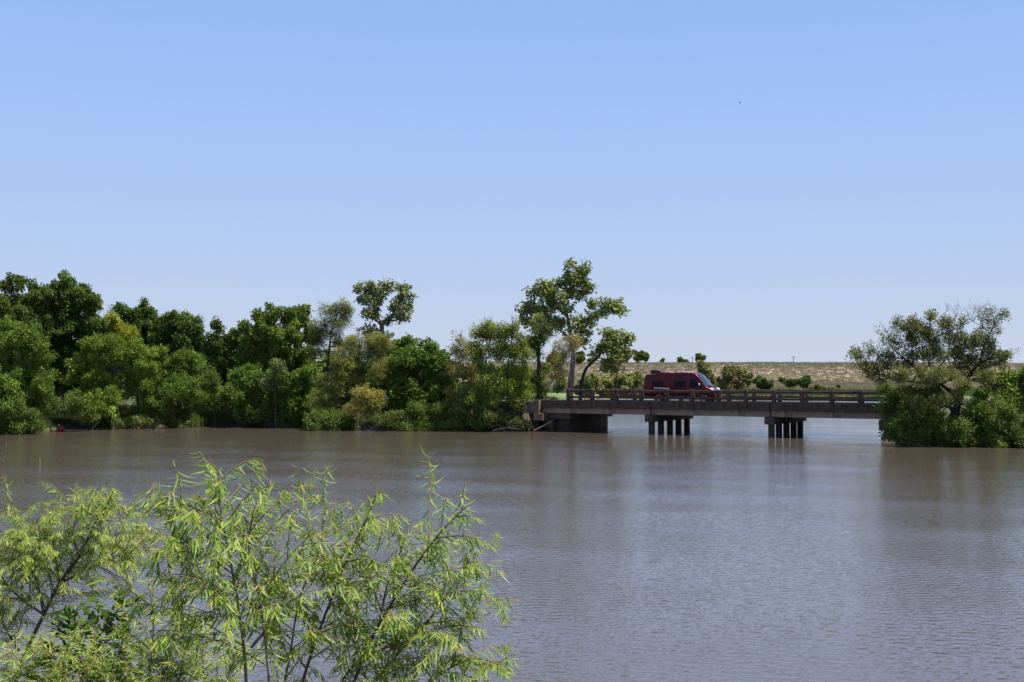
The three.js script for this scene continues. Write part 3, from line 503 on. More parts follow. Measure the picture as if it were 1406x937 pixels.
// the point on the other side of the bridge
const POINT = 'trees of the point past the bridge';
tree('mesquite_tree', 'spreading open tree with dark crooked limbs and bare top twigs by the bridge', 'tree', { Z: 86.5, base: 1303, r: .32, group: POINT, col: [.085, .12, .026], bark: BARK_DARK, geo: 'fine', leaf: .8, dens: .6, sub: 7, deep: 1, twiggy: .9,
  limbs: [{ p: [[1303, 'base'], [1310, 575], [1318, 545], [1326, 525]], r: .36, e: .24 }, { p: [[1322, 535], [1332, 515], [1345, 500], [1362, 492], [1384, 488]], r: .2, e: .03 }, { p: [[1334, 512], [1326, 497], [1322, 485], [1316, 465]], r: .1, e: .02 }, { p: [[1345, 500], [1352, 475], [1364, 450], [1370, 430]], r: .1, e: .015 }, { p: [[1316, 548], [1295, 530], [1270, 516], [1246, 496], [1226, 478], [1218, 465]], r: .15, e: .02 }, { p: [[1290, 527], [1260, 525], [1235, 522], [1205, 513], [1184, 507], [1174, 492]], r: .13, e: .015 }, { p: [[1310, 570], [1298, 545], [1284, 520], [1300, 490], [1306, 465]], r: .12, e: .02 }, { p: [[1246, 497], [1256, 470], [1262, 446]], r: .05, e: .015 }, { p: [[1284, 520], [1272, 485], [1276, 450]], r: .07, e: .015 }, { p: [[1330, 518], [1352, 505], [1380, 498]], r: .07, e: .01 }],
  lobes: [[1176, 490, 10, 9], [1194, 482, 10, 8], [1190, 500, 10, 7], [1214, 504, 14, 9], [1232, 445, 8, 8], [1246, 446, 11, 11], [1228, 468, 10, 10], [1256, 468, 14, 14], [1278, 436, 11, 8], [1296, 444, 13, 13], [1276, 460, 14, 12], [1304, 462, 14, 12], [1318, 446, 9, 10], [1250, 495, 16, 12], [1280, 490, 18, 13], [1312, 488, 14, 12], [1338, 472, 16, 12], [1356, 482, 14, 9], [1376, 486, 11, 7], [1334, 492, 12, 10], [1228, 520, 14, 10, 1.6], [1258, 520, 17, 12, 2], [1290, 515, 16, 12, 2], [1306, 530, 12, 12, 2], [1345, 520, 14, 9, 1.5], [1248, 552, 15, 10, 1.6], [1288, 550, 18, 10, 1.8], [1206, 520, 9, 8], [1240, 536, 16, 12], [1272, 540, 18, 12], [1222, 492, 12, 9], [1264, 448, 10, 9], [1288, 472, 14, 12], [1324, 468, 12, 12], [1346, 462, 10, 9], [1320, 508, 14, 10]],
  bare: [[1312, 436, 6, 1.5], [1336, 442, 9, 1.9], [1350, 450, 7, 1.6], [1366, 445, 6, 1.6], [1222, 470, 5, 1.5], [1384, 490, 3, .7], [1300, 428, 3, .8]] });
tree('broadleaf_tree', 'bright green sapling clump behind the dark crooked trunk', 'tree', { Z: 88, base: 1375, r: .12, stems: 3, group: POINT, col: [.085, .15, .02], lobes: [[1362, 525, 16, 16], [1388, 530, 18, 18], [1412, 524, 16, 20], [1372, 555, 20, 18], [1404, 558, 22, 20], [1345, 545, 12, 14], [1440, 540, 24, 30]], dens: .85 });
const pb = (label, Z, base, col, lobes, dens = 1, geo = 'fine') => bush(label, Z, base, col, lobes, geo, dens, { group: 'bushes of the point past the bridge' });
pb('leafy bush hiding the end of the bridge railing', 88, 1235, [.06, .115, .016], [[1215, 535, 9, 10], [1230, 545, 14, 16], [1222, 565, 14, 14], [1248, 560, 18, 16]], .8);
pb('twiggy bush below the low crooked limb', 85.8, 1265, [.06, .115, .016], [[1218, 590, 9, 12, .2], [1228, 600, 14, 9, .2], [1258, 604, 22, 9, .2], [1288, 604, 20, 9, .2], [1252, 585, 20, 16], [1282, 580, 22, 16], [1274, 556, 20, 16], [1235, 588, 14, 12]]);
pb('leafy bush at the foot of the crooked trunk', 84.8, 1322, [.06, .115, .016], [[1312, 606, 20, 9, .2], [1340, 606, 20, 9, .2], [1310, 592, 20, 14], [1336, 588, 20, 14], [1345, 570, 16, 14]]);
pb('broad overhanging bush at the water beyond the crooked trunk', 83.9, 1385, [.06, .115, .016], [[1368, 607, 20, 9, .2], [1396, 607, 20, 9, .2], [1420, 606, 20, 9, .2], [1366, 590, 20, 16], [1394, 588, 22, 18], [1425, 584, 26, 20], [1380, 572, 18, 12]]);
pb('brighter green bush between crooked trunk and sapling clump', 86, 1345, [.085, .14, .022], [[1338, 560, 13, 12], [1354, 572, 12, 10], [1366, 556, 10, 8]], .8);

// shore willows and shrubs beyond the bridge, on the far side of the water
const FARB = 'willows along the far shore';
const far = (name, label, cat, Z, base, col, lobes, group, dens = 1, geo = 'far', leaf = 1) => tree(name, label, cat, { Z, base, r: .1, stems: 3, group, col, lobes, geo, dens, leaf, twiggy: .3, sub: 4 });
far('willow_bush', 'olive willow clump right behind the van nose on the far shore', 'bush', 262, 972, [.135, .16, .05], [[968, 516, 12, 14], [976, 528, 14, 12], [960, 530, 10, 10]], FARB, 1.3, 'far', .8);
far('willow_bush', 'larger olive willow clump beside the van nose on the far shore', 'bush', 264, 1008, [.13, .155, .052], [[998, 522, 14, 14], [1014, 516, 13, 13], [1020, 528, 12, 12], [990, 532, 12, 9]], FARB, 1.3, 'far', .8);
far('shrub', 'dark green round shrub on the far shore', 'bush', 268, 1047, [.05, .10, .02], [[1044, 526, 8, 7], [1053, 529, 9, 7]], 'dark shrubs on the far shore', 1.2, 'far', .7);
far('shrub', 'small dark shrub beside the little upright tree on the far shore', 'bush', 272, 1087, [.05, .10, .02], [[1086, 527, 6, 5], [1075, 523, 4, 3]], 'dark shrubs on the far shore', 1.2, 'far', .6);
far('shrub_tree', 'little upright dark green tree on the far shore', 'tree', 268, 1103, [.05, .098, .02], [[1107, 521, 5, 6], [1103, 528, 5, 6], [1097, 525, 4, 4]], 'dark shrubs on the far shore', 1.2, 'far', .6);
far('shrub', 'tiny lone dark shrub in the dry field', 'bush', 285, 1151, [.04, .075, .022], [[1151, 531, 2.2, 3]], 'dark shrubs on the far shore', 1, 'far', .45);
{
  const R = rng(77), row = [[806, 205, 'first'], [826, 212, ''], [846, 208, ''], [866, 216, ''], [885, 222, ''], [903, 230, ''], [925, 240, ''], [945, 250, '']];
  const lab = ['light green willow bush at the foot of the leaning cottonwood', 'feathery willow bush beneath the leaning cottonwood crown', 'tall pale willow bush between leaning cottonwood and van', 'light willow bush near the rear of the van', 'willow bush right behind the rear of the van', 'low willow bush hidden behind the van side', 'low shore willow seen above the van sill', 'small shore willow behind the van door'];
  row.forEach(([px, Z], i) => far('willow_bush', lab[i], 'bush', Z, px, [.125 + .02 * R(), .17 + .02 * R(), .045], [[px - 6, 527 + 4 * R(), 12, 10], [px + 7, 524 + 5 * R(), 11, 10], [px, 536, 15, 8]], FARB, 1.2, 'far', .65));
  far('willow_bush', 'darker green bush between the two cottonwood trunks', 'bush', 150, 815, [.07, .12, .03], [[806, 530, 9, 9], [770, 528, 12, 10]], FARB, 1.1, 'broad', 1.3);
  far('willow_bush', 'low yellow-green brush on the far shore beyond the railing', 'bush', 270, 1125, [.12, .155, .035], [[1120, 534, 12, 4], [1140, 535, 10, 3]], FARB, 1.2, 'far', .5);
}
// trees along the skyline
const SKYL = 'distant trees along the field skyline';
far('skyline_tree', 'distant open tree on the skyline right of the leaning cottonwood', 'tree', 505, 876, FARC, [[872, 485, 4, 3], [879, 487, 4, 4], [886, 491, 5, 5], [875, 493, 5, 4]], SKYL, .8, 'far', .9);
far('skyline_tree', 'tiny distant bush on the skyline above the van rear', 'tree', 520, 910, FARC, [[909.5, 496, 2.5, 3]], SKYL, 1, 'far', .9);
far('skyline_tree', 'flat distant tree clump on the skyline above the van', 'tree', 515, 936, FARC, [[933, 495, 3.5, 3.5], [939, 497, 5, 2.5]], SKYL, 1, 'far', .9);
far('skyline_tree', 'round distant tree on the skyline above the windscreen', 'tree', 515, 962, FARC, [[962, 493.5, 8, 5]], SKYL, 1.2, 'far', .9);
far('skyline_tree', 'dark conical distant tree behind the cottonwood trunk', 'tree', 470, 797, FARC, [[797, 487, 5, 5], [797, 493, 7, 5]], SKYL, 1.2, 'far', .9);
far('skyline_tree', 'pale distant tree between snag and cottonwood trunk', 'tree', 470, 767, FARC, [[766, 490, 9, 8], [757, 493, 7, 6]], SKYL, 1, 'far', .9);
far('skyline_tree', 'low distant bushes beside the leaning cottonwood crown', 'tree', 500, 814, FARC, [[812, 495, 5, 3.5], [858, 495, 7, 4]], SKYL, 1, 'far', .9);
{ // utility poles on the skyline
  for (const [px, py, lab] of [[1089.5, 489, 'thin utility pole standing on the bare field skyline'], [951, 490, 'thin utility pole beside the round skyline tree']]) {
    const top = at(px, py, 530), y0 = ground(top.x, top.z); const p = thing('utility_pole', lab, 'pole', V(top.x, y0 - .2, top.z), 'utility poles on the field skyline');
    part('post', tube([V(0, 0, 0), V(0, top.y - y0 + .2, 0)], [.16, .12], 8), BARK_PALE, p); part('crossarm', cbox(-1.1, 1.1, top.y - y0 - .5, top.y - y0 - .35, -.08, .08, .02), BARK_PALE, p);
  }
}

// ---------------------------------------------------------------- grass
function tuftGeo(seed, n, h, spread, w) {
  const R = rng(seed), pos = [];
  for (let k = 0; k < n; k++) { const a = R() * 6.283, r = spread * Math.sqrt(R()), x = Math.cos(a) * r, z = Math.sin(a) * r, b = R() * 6.283, l = h * (.5 + .7 * R()), t = .5 * l * R(), c = R() * 6.283, dx = Math.cos(b) * w, dz = Math.sin(b) * w; pos.push(x - dx, 0, z - dz, x + dx, 0, z + dz, x + Math.cos(c) * t, l, z + Math.sin(c) * t); }
  const g = new THREE.BufferGeometry(); g.setAttribute('position', new THREE.Float32BufferAttribute(pos, 3)); g.computeVertexNormals(); return g;
}
function grass(name, label, geo, n, pick, seed, col) {
  const R = rng(seed), list = []; let guard = 0;
  while (list.length < n && guard++ < n * 20) { const p = pick(R); if (!p) continue; list.push(p); }
  const m = new THREE.InstancedMesh(geo, LEAF, list.length); m.name = numbered(name);
  list.forEach(([x, y, z, s, c], i) => { _q.setFromEuler(_e.set(0, R() * 6.283, 0)); m.setMatrixAt(i, _m.compose(V(x, y, z), _q, V(s, s * (.7 + .6 * R()), s))); const k = .86 + .28 * R(), cc = c ?? col; m.setColorAt(i, _c.setRGB(cc[0] * k, cc[1] * k, cc[2] * k)); });
  tag(m, label, 'grass', null, 'stuff'); m.castShadow = m.receiveShadow = true; scene.add(m);
}
const TUFT = tuftGeo(21, 22, .5, .3, .025), TUFT_FAR = tuftGeo(22, 14, .45, .7, .09);
grass('bank_grass', 'rough grass and weeds growing on the earth banks', TUFT, 14000, R => { const x = -60 + 110 * R(), z = -78 - 62 * R(), d = lakeDist(x, z); if (d < .25 || d > 14) return null; const h = ground(x, z); if (h < .12) return null; const ru = (x - BX) * across.x + (z - BZ) * across.z; if (Math.abs(ru + BW / 2) < BW / 2 && h > 2.2) return null; return [x, h - .05, z, .5 + .7 * R()]; }, 31, [.075, .1, .026]);
grass('landing_grass', 'bright green grass patch at the landing on the wooded shore', TUFT, 2600, R => { const x = -35 + 6 * R(), z = -118 - 7 * R(), h = ground(x, z); return h > .02 ? [x, h - .05, z, .7 + .8 * R()] : null; }, 32, [.13, .165, .038]);
grass('field_grass', 'dry tan and reddish grass covering the rolling field', TUFT_FAR, 42000, R => {
  const z = -259 - 280 * Math.pow(R(), 1.3), x = -z * (-.02 + .52 * R()); if (lakeDist(x, z) < .5) return null; const n = fbm(x * .012 + 3, z * .03, 4), n2 = fbm(x * .02 + 40, z * .06, 4); const g = -z < 290 + 20 * (R() - .5);
  return [x, ground(x, z) - .05, z, .6 + .8 * R(), g ? [.15, .185, .055] : n2 > .6 ? [.25, .235, .12] : n > .5 ? [.3, .23, .16] : [.34, .285, .18]];
}, 33);

// ---------------------------------------------------------------- foreground willows on the near bank
function willowLeaf(bend, twist) { // unit length along +x, folded along the midrib, drooping
  const n = 6, pos = [], idx = [], wd = [.12, .62, .95, 1, .78, .42, 0];
  for (let i = 0; i <= n; i++) { const t = i / n, w = .052 * wd[i], y = -bend * t * t, a = twist * t, c = Math.cos(a), s = Math.sin(a); pos.push(t * (1 - .15 * bend), y, 0, t * (1 - .15 * bend), y + w * .35 * c - w * s, w * c + w * .35 * s, t * (1 - .15 * bend), y + w * .35 * c + w * s, -w * c + w * .35 * s); }
  for (let i = 0; i < n; i++) { const a = i * 3; idx.push(a, a + 1, a + 3, a + 3, a + 1, a + 4, a, a + 3, a + 2, a + 2, a + 3, a + 5); }
  const g = new THREE.BufferGeometry(); g.setAttribute('position', new THREE.Float32BufferAttribute(pos, 3)); g.setIndex(idx); g.computeVertexNormals(); return g;
}
function heartLeaf() {
  const o = [[0, 0], [-.06, .12], [-.04, .28], [.08, .38], [.28, .4], [.5, .3], [.75, .14], [1, 0]], pos = [0, 0, 0], idx = [], n = o.length;
  for (const sg of [1, -1]) o.forEach(([x, z]) => pos.push(x, .12 * Math.abs(z) - .22 * x * x, z * sg)); // two halves folded along the midrib
  for (let i = 0; i < n; i++) pos.push(o[0][0] + i / (n - 1), -.22 * (i / (n - 1)) ** 2, 0);
  for (const sg of [0, 1]) for (let i = 0; i < n - 1; i++) { const a = 1 + sg * n + i, m = 1 + 2 * n + i; sg ? idx.push(a, m, a + 1, a + 1, m, m + 1) : idx.push(a, a + 1, m, a + 1, m + 1, m); }
  const g = new THREE.BufferGeometry(); g.setAttribute('position', new THREE.Float32BufferAttribute(pos, 3)); g.setIndex(idx); g.computeVertexNormals(); return g;
}
const WL = [willowLeaf(.12, .3), willowLeaf(.28, -.4), willowLeaf(.45, .5), willowLeaf(.05, -.2)], HEART = heartLeaf();
const nearMat = (r, g, b, o = {}) => leafMat({ color: lin(r, g, b), transmission: .45, specularIntensity: .25, clearcoat: .15, clearcoatRoughness: .25, ...o });
const TONES = [[.19, .29, .036], [.28, .375, .048], [.36, .42, .06], [.115, .185, .03], [.32, .38, .14], [.42, .31, .07]];
const NEARW = TONES.map(t => nearMat(...t)), NEARB = [nearMat(.05, .105, .013), nearMat(.08, .15, .017), nearMat(.11, .18, .02)], NEAR_WHITE = nearMat(1, 1, 1);
const STEM = std(.16, .115, .08, .8), STEM_DARK = std(.085, .06, .045, .85), SHOOT = std(.19, .15, .05, .75);
const camPos = V(0, EYE, 0);
function nearPlant(name, label, category, o) {
  const R = rng(o.seed), Z0 = o.Z, ctrl = o.stems.map(s => ({ ...s, p: s.p.map(([px, py, dz]) => at(px, py, Z0 + (dz ?? 0))) }));
  const bp = at(o.foot, 937, Z0); bp.y = ground(bp.x, bp.z) - .1; const g = thing(name, label, category, bp, o.group);
  const wood = [], shoots = [], leaves = [], mid = V(0, 0, -Z0);
  const down = V(0, -1, 0);
  function leafy(pts, from, leafL, gap, droop) {
    let side = 1, acc = 0;
    for (let i = 1; i < pts.length; i++) {
      const seg = pts[i].clone().sub(pts[i - 1]), L = seg.length(), d = seg.clone().normalize(); let s = gap - acc;
      while (s < L) {
        const f = (i - 1 + s / L) / (pts.length - 1);
        if (f > from) {
          side = -side; const p = pts[i - 1].clone().addScaledVector(d, s), ax = d.clone().cross(V(R() - .5, 1.2, R() - .5)).normalize();
          const ld = d.clone().multiplyScalar(.75 + .35 * R()).addScaledVector(ax, side * (.4 + .45 * R())).addScaledVector(down, droop * (.3 + 1.1 * R())).add(V((R() - .5) * .5, (R() - .5) * .4, (R() - .5) * .5)).normalize();
          const young = f > .86; leaves.push({ p, d: ld, l: leafL * (.6 + .6 * R()) * (young ? .6 : 1), young, r: R() });
        }
        s += gap * (.7 + .6 * R());
      }
      acc = L - (s - gap); if (acc > gap) acc = 0; acc = Math.max(0, acc) % gap;
    }
  }
  function shoot(p, d, len, r, level) {
    const n = 6, pts = [p.clone()], dir = d.clone().normalize(), q = p.clone();
    for (let i = 0; i < n; i++) { dir.addScaledVector(down, (o.droopShoot ?? .13) * (i / n)).add(V((R() - .5) * .16, (R() - .5) * .16, (R() - .5) * .16)).normalize(); q.addScaledVector(dir, len / n); pts.push(q.clone()); }
    shoots.push(tube(pts.map(v => v.clone().sub(bp)), pts.map((_, i) => r * (1 - .7 * i / n)), 4));
    leafy(pts, .08, o.leafL, o.gap, o.droop);
    if (level > 0) { const m = Math.floor(len / .2); for (let k = 0; k < m; k++) { const i = 1 + Math.floor(R() * (n - 1)); const dd = pts[i].clone().sub(pts[i - 1]).normalize(); const sd = V(R() - .5, R() - .3, R() - .5).normalize(); shoot(pts[i], dd.multiplyScalar(.7).add(sd), len * (.3 + .35 * R()), r * .6, level - 1); } }
  }
  ctrl.forEach((s, si) => {
    const P = s.p; if (s.root !== false) P.unshift(V(bp.x + (P[0].x - bp.x) * .5, bp.y, bp.z + (P[0].z - bp.z) * .3));
    const pts = curvePts(P, P.length * 7); const n = pts.length - 1; const r0 = s.r ?? .018;
    wood.push(tube(pts.map(v => v.clone().sub(bp)), pts.map((_, i) => r0 * .66 * Math.pow(1 - i / (n + 1), .75) + .0018), 6));
    let len = 0; for (let i = 1; i <= n; i++) len += pts[i].distanceTo(pts[i - 1]);
    const from = s.from ?? .3, every = o.every ?? .07; let acc = 0, spin = R() * 6;
    for (let i = 1; i <= n; i++) {
      acc += pts[i].distanceTo(pts[i - 1]); const f = i / n;
      while (acc > every) {
        acc -= every; if (f < from || R() < .1) continue;
        const d = pts[i].clone().sub(pts[i - 1]).normalize(); spin += 2.4; const a = V(Math.cos(spin), .25, Math.sin(spin));
        const side = a.addScaledVector(d, -a.dot(d)).normalize(); const taper = (s.full ? .8 : 1 - .86 * Math.pow((f - from) / (1 - from), 1.3));
        const L = (o.shootL ?? .42) * (.45 + .75 * R()) * (taper + .05);
        shoot(pts[i].clone().addScaledVector(d, -acc), d.clone().multiplyScalar(.75).addScaledVector(side, .75 + .3 * R()), L, Math.min(.0045, r0 * .4), L > .22 ? 1 : 0);
      }
    }
    leafy(pts.slice(-Math.ceil(n * .3)), .1, o.leafL, o.gap * .8, o.droop * .6);
  });
  part('stem', mergeGeometries(wood), o.bark ?? STEM, g);
  part('twigs', mergeGeometries(shoots), SHOOT, g).userData.kind = 'stuff';
  // leaves: the 300 that show largest are meshes of their own
  const c = Math.cos(PITCH), sn = Math.sin(PITCH);
  for (const l of leaves) { const v = l.p.clone().sub(camPos), z = -v.z * c - v.y * sn, x = CX + F * v.x / z, y = CY - F * (v.y * c + v.z * sn) / z; const vd = v.clone().normalize(), cr = l.d.clone().cross(vd).length(); l.size = x > 4 && x < 1402 && y > 0 && y < 934 ? cr * l.l / z * (.8 + .2 * (1 / z)) : 0; }
  leaves.sort((a, b) => b.size - a.size);
  const X = V(1, 0, 0), geoOf = l => o.heart ? HEART : WL[Math.floor(l.r * 3.999)], own = o.own ?? 300, rest = [[], [], [], []];
  function place(l, out) {
    // x along the leaf, y the face's normal turned upwards
    const z = l.d.clone().cross(V((l.r - .5) * .9, 1, (l.r * 7 % 1 - .5) * .9)).normalize().negate(), y = z.clone().cross(l.d).normalize();
    _m.makeBasis(l.d, y, z); const w = o.wide ?? 1; out.compose(l.p.clone().sub(bp), _q.setFromRotationMatrix(_m), V(l.l, l.l, l.l * w)); return out;
  }
  const mats = o.heart ? NEARB : NEARW, T = o.heart ? [[.05, .105, .013], [.08, .15, .017], [.11, .18, .02]] : TONES, toneOf = l => { const u = l.r * 13.7 % 1; return o.heart ? Math.floor(u * 3) : l.young && u > .55 ? 5 : o.pale ? [1, 2, 2, 1, 4, 0][Math.floor(u * 6)] : [0, 1, 0, 1, 3, 4, 2, 0][Math.floor(u * 8)]; };
  leaves.forEach((l, i) => {
    if (i < own && l.size > 0) { const m = new THREE.Mesh(geoOf(l), mats[toneOf(l)]); m.name = 'leaf'; place(l, _m2).decompose(m.position, m.quaternion, m.scale); m.castShadow = m.receiveShadow = true; g.add(m); }
    else rest[o.heart ? 0 : Math.floor(l.r * 3.999)].push(l);
  });
  rest.forEach((ls, k) => {
    if (!ls.length) return;
    const m = new THREE.InstancedMesh(o.heart ? HEART : WL[k], NEAR_WHITE, ls.length); m.name = 'foliage'; m.userData.kind = 'stuff'; m.castShadow = m.receiveShadow = true;
    ls.forEach((l, i) => { m.setMatrixAt(i, place(l, _m2)); const t = T[toneOf(l)], q = .8 + .4 * (l.r * 31.3 % 1); m.setColorAt(i, _c.setRGB(t[0] * q, t[1] * q, t[2] * q)); }); g.add(m);
  });
  console.log(name, leaves.length);
}
const _m2 = new THREE.Matrix4();
const NG = 'young willows on the near bank';
nearPlant('willow_sapling', 'tall slender willow sapling with long hanging leaves and a pointed leader', 'willow', { seed: 901, Z: 6.2, foot: 345, group: NG, leafL: .105, gap: .0125, droop: 1.7, every: .052, shootL: .66, droopShoot: .24,
  stems: [{ p: [[338, 1000], [336, 905], [326, 830], [316, 770], [304, 710], [300, 660], [299, 636]], r: .014, from: .32 }, { p: [[372, 1000], [366, 900], [356, 820], [342, 760], [346, 712], [352, 690]], r: .011, from: .3 }, { p: [[330, 850, .1], [290, 815, 0], [250, 800, -.1], [222, 790, -.1]], r: .007, from: .15, root: false }, { p: [[345, 890, .1], [380, 845, .1], [402, 790, .2], [420, 738, .2]], r: .009, from: .15, root: false }, { p: [[322, 790], [285, 765], [252, 742], [243, 730]], r: .006, from: .15, root: false }] });
nearPlant('willow_sapling', 'spreading willow sapling with dark slanting stems reaching over the water', 'willow', { seed: 902, Z: 6.7, foot: 470, group: NG, leafL: .10, gap: .0125, droop: 1.6, every: .054, shootL: .68, droopShoot: .24, bark: STEM_DARK,
  stems: [{ p: [[470, 1010], [500, 900], [540, 825], [575, 770], [608, 728], [642, 694]], r: .016, from: .3 }, { p: [[400, 1010], [425, 905], [452, 830], [478, 765], [502, 715], [518, 676]], r: .014, from: .3 }, { p: [[490, 985], [545, 900], [590, 850], [625, 800], [645, 768]], r: .011, from: .25 }, { p: [[385, 980], [398, 900], [412, 820], [440, 750], [444, 706]], r: .009, from: .3 }, { p: [[540, 990], [600, 930], [650, 905], [690, 915]], r: .009, from: .25 }, { p: [[500, 900], [560, 880, -.2], [620, 860, -.3], [660, 862, -.3]], r: .007, from: .15, root: false }, { p: [[520, 865], [530, 810], [545, 770], [560, 730]], r: .007, from: .2, root: false }, { p: [[450, 985], [480, 920], [520, 885], [560, 872]], r: .008, from: .2 }] });
nearPlant('willow_tree', 'feathery light green willow with a dark leaning branch and drooping foliage', 'willow', { seed: 903, Z: 9, foot: 20, group: NG, leafL: .078, gap: .0095, droop: 1.7, every: .025, shootL: .56, droopShoot: .38, pale: true, bark: STEM_DARK,
  stems: [{ p: [[10, 1000], [32, 905], [62, 840], [82, 800], [108, 765], [128, 725], [148, 690], [156, 672]], r: .028, from: .36 }, { p: [[80, 803], [105, 790], [135, 775], [165, 765], [192, 755]], r: .012, from: .15, root: false, full: true }, { p: [[60, 845], [50, 800], [30, 755], [22, 715], [20, 702]], r: .014, from: .2, root: false }, { p: [[60, 845], [20, 815], [-10, 780], [-30, 750]], r: .012, from: .1, root: false }, { p: [[82, 800], [75, 760], [70, 730], [66, 716]], r: .012, from: .15, root: false }, { p: [[108, 765], [130, 755], [158, 735], [178, 722]], r: .009, from: .15, root: false }, { p: [[50, 800], [62, 770], [45, 740], [40, 722]], r: .009, from: .1, root: false }, { p: [[32, 905], [5, 860], [-15, 820]], r: .012, from: .1, root: false }, { p: [[108, 765], [100, 735], [108, 705], [128, 688]], r: .009, from: .15, root: false }] });
nearPlant('willow_bush', 'low yellow-green willow sprouts between the feathery willow and the tall sapling', 'willow', { seed: 904, Z: 7.4, foot: 215, group: NG, leafL: .08, gap: .0105, droop: .8, every: .023, shootL: .38, pale: true,
  stems: [{ p: [[200, 1010], [205, 930], [210, 860], [205, 800]], r: .01, from: .3 }, { p: [[235, 1010], [245, 940], [252, 880], [240, 830]], r: .009, from: .3 }, { p: [[165, 1010], [160, 950], [165, 890], [180, 840]], r: .009, from: .3 }, { p: [[270, 1010], [280, 940], [275, 890], [268, 850]], r: .009, from: .3 }, { p: [[110, 1010], [95, 950], [70, 900], [50, 880]], r: .009, from: .3 }, { p: [[140, 1010], [120, 950], [112, 900], [105, 870]], r: .009, from: .3 }, { p: [[60, 1010], [45, 940], [20, 900], [0, 890]], r: .009, from: .3 }, { p: [[300, 1010], [310, 950], [318, 910], [330, 880]], r: .008, from: .3 }, { p: [[185, 1010], [225, 930], [232, 890]], r: .008, from: .3 }, { p: [[20, 1010], [15, 950], [5, 920]], r: .008, from: .3 }] });
nearPlant('broadleaf_shrub', 'dark green heart-leaved shrub climbing under the feathery willow', 'shrub', { seed: 905, Z: 7.9, foot: 130, leafL: .075, gap: .024, droop: .5, every: .03, shootL: .34, heart: true, wide: 1, group: 'broadleaf shrubs on the near bank',
  stems: [{ p: [[95, 1010], [92, 930], [100, 870], [90, 838]], r: .009, from: .35 }, { p: [[120, 1010], [128, 930], [140, 870], [165, 835], [190, 826]], r: .009, from: .35 }, { p: [[150, 1010], [165, 930], [172, 885], [168, 850]], r: .009, from: .35 }, { p: [[60, 1010], [60, 930], [70, 880]], r: .008, from: .35 }] });

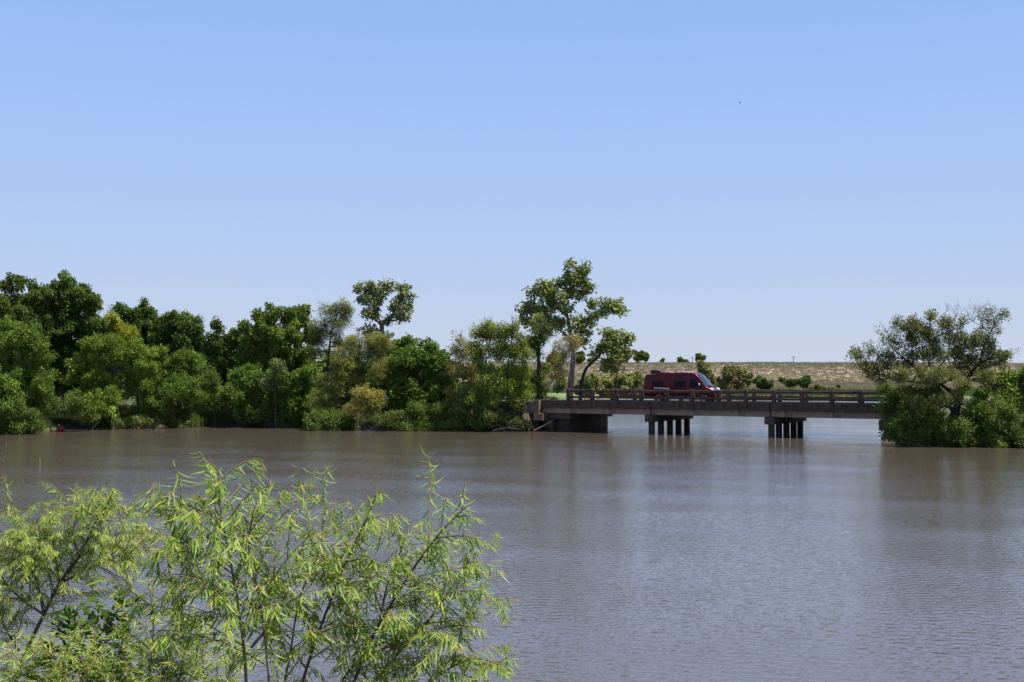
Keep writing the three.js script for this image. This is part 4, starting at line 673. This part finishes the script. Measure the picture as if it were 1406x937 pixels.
// ---------------------------------------------------------------- small things
{ // litter and driftwood at the shore
  const place = (px, py) => { const Z = EYE * F / (py - HORIZON); const p = at(px, py, Z); p.y = Math.max(0, ground(p.x, p.z)); return p; };
  const lathe = (pts) => new THREE.LatheGeometry(pts.map(([x, y]) => new THREE.Vector2(x, y)), 14);
  let p = place(85, 592); const fl = thing('float_canister', 'small red plastic canister at the water edge under dark bushes', 'canister', p);
  part('body', lathe([[0, 0], [.2, .02], [.24, .1], [.24, .42], [.18, .5], [.07, .54], [.07, .6], [0, .6]]).rotateZ(.5), phys(.55, .02, .02, .4), fl); part('cap', lathe([[0, 0], [.085, 0], [.085, .07], [0, .08]]).rotateZ(.5), phys(.6, .6, .58, .4), fl, V(-.29, .52, 0));
  p = V(-33.2, 0, -119.6); while (ground(p.x, p.z) < .06 && p.z > -124) p.z -= .1; p.y = ground(p.x, p.z) - .03; const jug = thing('cooler_box', 'white plastic cooler box lying in the grass landing', 'cooler', p);
  part('box', cbox(-.38, .38, 0, .3, -.22, .22, .03), phys(.75, .76, .78, .4), jug); part('lid', cbox(-.4, .4, .303, .38, -.24, .24, .02), phys(.8, .8, .8, .4), jug); part('handle', tube([V(-.3, .2, .225), V(-.3, .14, .3), V(.3, .14, .3), V(.3, .2, .225)], [.02, .02, .02, .02], 6), phys(.3, .3, .32, .5), jug); jug.scale.setScalar(.8);
  for (const [x, y, l, s] of [[346, 584.2, 'faded red plastic bottle on the mud beside the pale dusty bush', .9], [357, 584.6, 'crumpled pinkish red plastic bag piece on the mud under the elm', 1.1]]) {
    p = place(x, y); const t = thing('litter_bottle', l, 'litter', p); part('body', lathe([[0, -.24], [.1, -.22], [.115, -.1], [.1, .02], [.115, .1], [.05, .24], [.045, .3], [0, .3]]).scale(s * 1.3, s * 1.3, s * 1.3).rotateZ(1.35).translate(0, .13, 0), phys(.5, .05, .035, .45), t);
  }
  p = at(648, 566, 107.4); const bu = thing('fishing_float', 'small orange float caught in the leafy bush over the water', 'float', p); part('ball', new THREE.SphereGeometry(.14, 14, 10), phys(.7, .13, .05, .4), bu); part('stick', tube([V(0, -.25, 0), V(0, .3, 0)], [.02, .02], 6), phys(.6, .55, .5, .5), bu);
  const R = rng(55);
  function stick(label, pts, r, name = 'dead_branch', mat = TWIG, kids = 3) {
    const b = pts[0].clone(), q = curvePts(pts.map(v => v.clone().sub(b)), 10), t = thing(name, label, 'branch', b, name === 'dead_branch' ? 'dead branches along the shore' : undefined);
    part('stem', tube(q, q.map((_, i) => r * (1 - .6 * i / (q.length - 1))), 7), mat, t);
    for (let k = 0; k < kids; k++) { const a = q[3 + Math.floor(R() * 6)]; part('twig', branchGeo(a, a.clone().add(V((R() - .5) * 1.2, .2 + .6 * R(), (R() - .5) * .8)), r * .4, r * .15, R, 4, .06, 4), mat, t); }
  }
  stick('pale dead branch leaning out of the dark shore bushes', [at(125, 592, 109.8), at(131, 584, 110), at(138, 577, 110.3)], .05);
  stick('long weathered driftwood pole leaning against the bridge abutment', [at(733, 592, 107.2), at(745, 586, 107), at(757, 578.5, 106.6)], .1, 'driftwood_pole', BARK_PALE, 0);
  stick('brown brush pile stem beside the twiggy bush over the water', [at(505, 592, 108), at(512, 588, 107.8), at(520, 586, 107.6)], .04);
  stick('forked drift twig standing in the water off the round willow bush', [at(508, 599, 100), at(511, 594, 100), at(514, 592, 100)], .03);
  stick('short pale stick poking out of the open water', [at(54, 641, 67), at(54.5, 635, 67), at(54, 630, 67)], .035, 'dead_branch', std(.3, .24, .17, .9), 0);
  stick('tall thin dead weed stems standing in the shallow water', [at(4, 645, 65), at(6, 630, 65), at(9, 606, 65)], .02, 'dead_branch', TWIG, 3);
  stick('dead twig arching low over the shallow water', [at(-14, 648, 64.5), at(4, 634, 64.5), at(22, 624, 64.5)], .02);
  stick('fallen bare limb tangled at the foot of the slender trunks', [at(676, 592, 107.2), at(694, 588, 107), at(716, 590, 106.8)], .07, 'dead_branch', BARK, 4);
}
{ // far-off bird
  const b = thing('bird', 'tiny dark bird flying high in the clear sky', 'bird', at(1016, 141, 190)), m = std(.03, .03, .035, .8);
  part('body', new THREE.SphereGeometry(1, 10, 8).scale(.09, .1, .28), m, b);
  for (const s of [1, -1]) { const g = new THREE.BufferGeometry(); g.setAttribute('position', new THREE.Float32BufferAttribute([0, .03, -.12, s * .3, .32, -.02, s * .5, .42, .1, 0, .03, .12, s * .28, .28, .1, 0, 0, 0], 3)); g.setIndex([0, 1, 3, 1, 4, 3, 1, 2, 4]); g.computeVertexNormals(); part('wing', g, std(.03, .03, .035, .8, { side: THREE.DoubleSide }), b); }
}

const renderer = new THREE.WebGLRenderer({ antialias: true });
renderer.toneMapping = THREE.LinearToneMapping; renderer.toneMappingExposure = EXPOSURE; renderer.shadowMap.enabled = true;
renderer.setSize(1024, 682);
renderer.render(scene, camera);
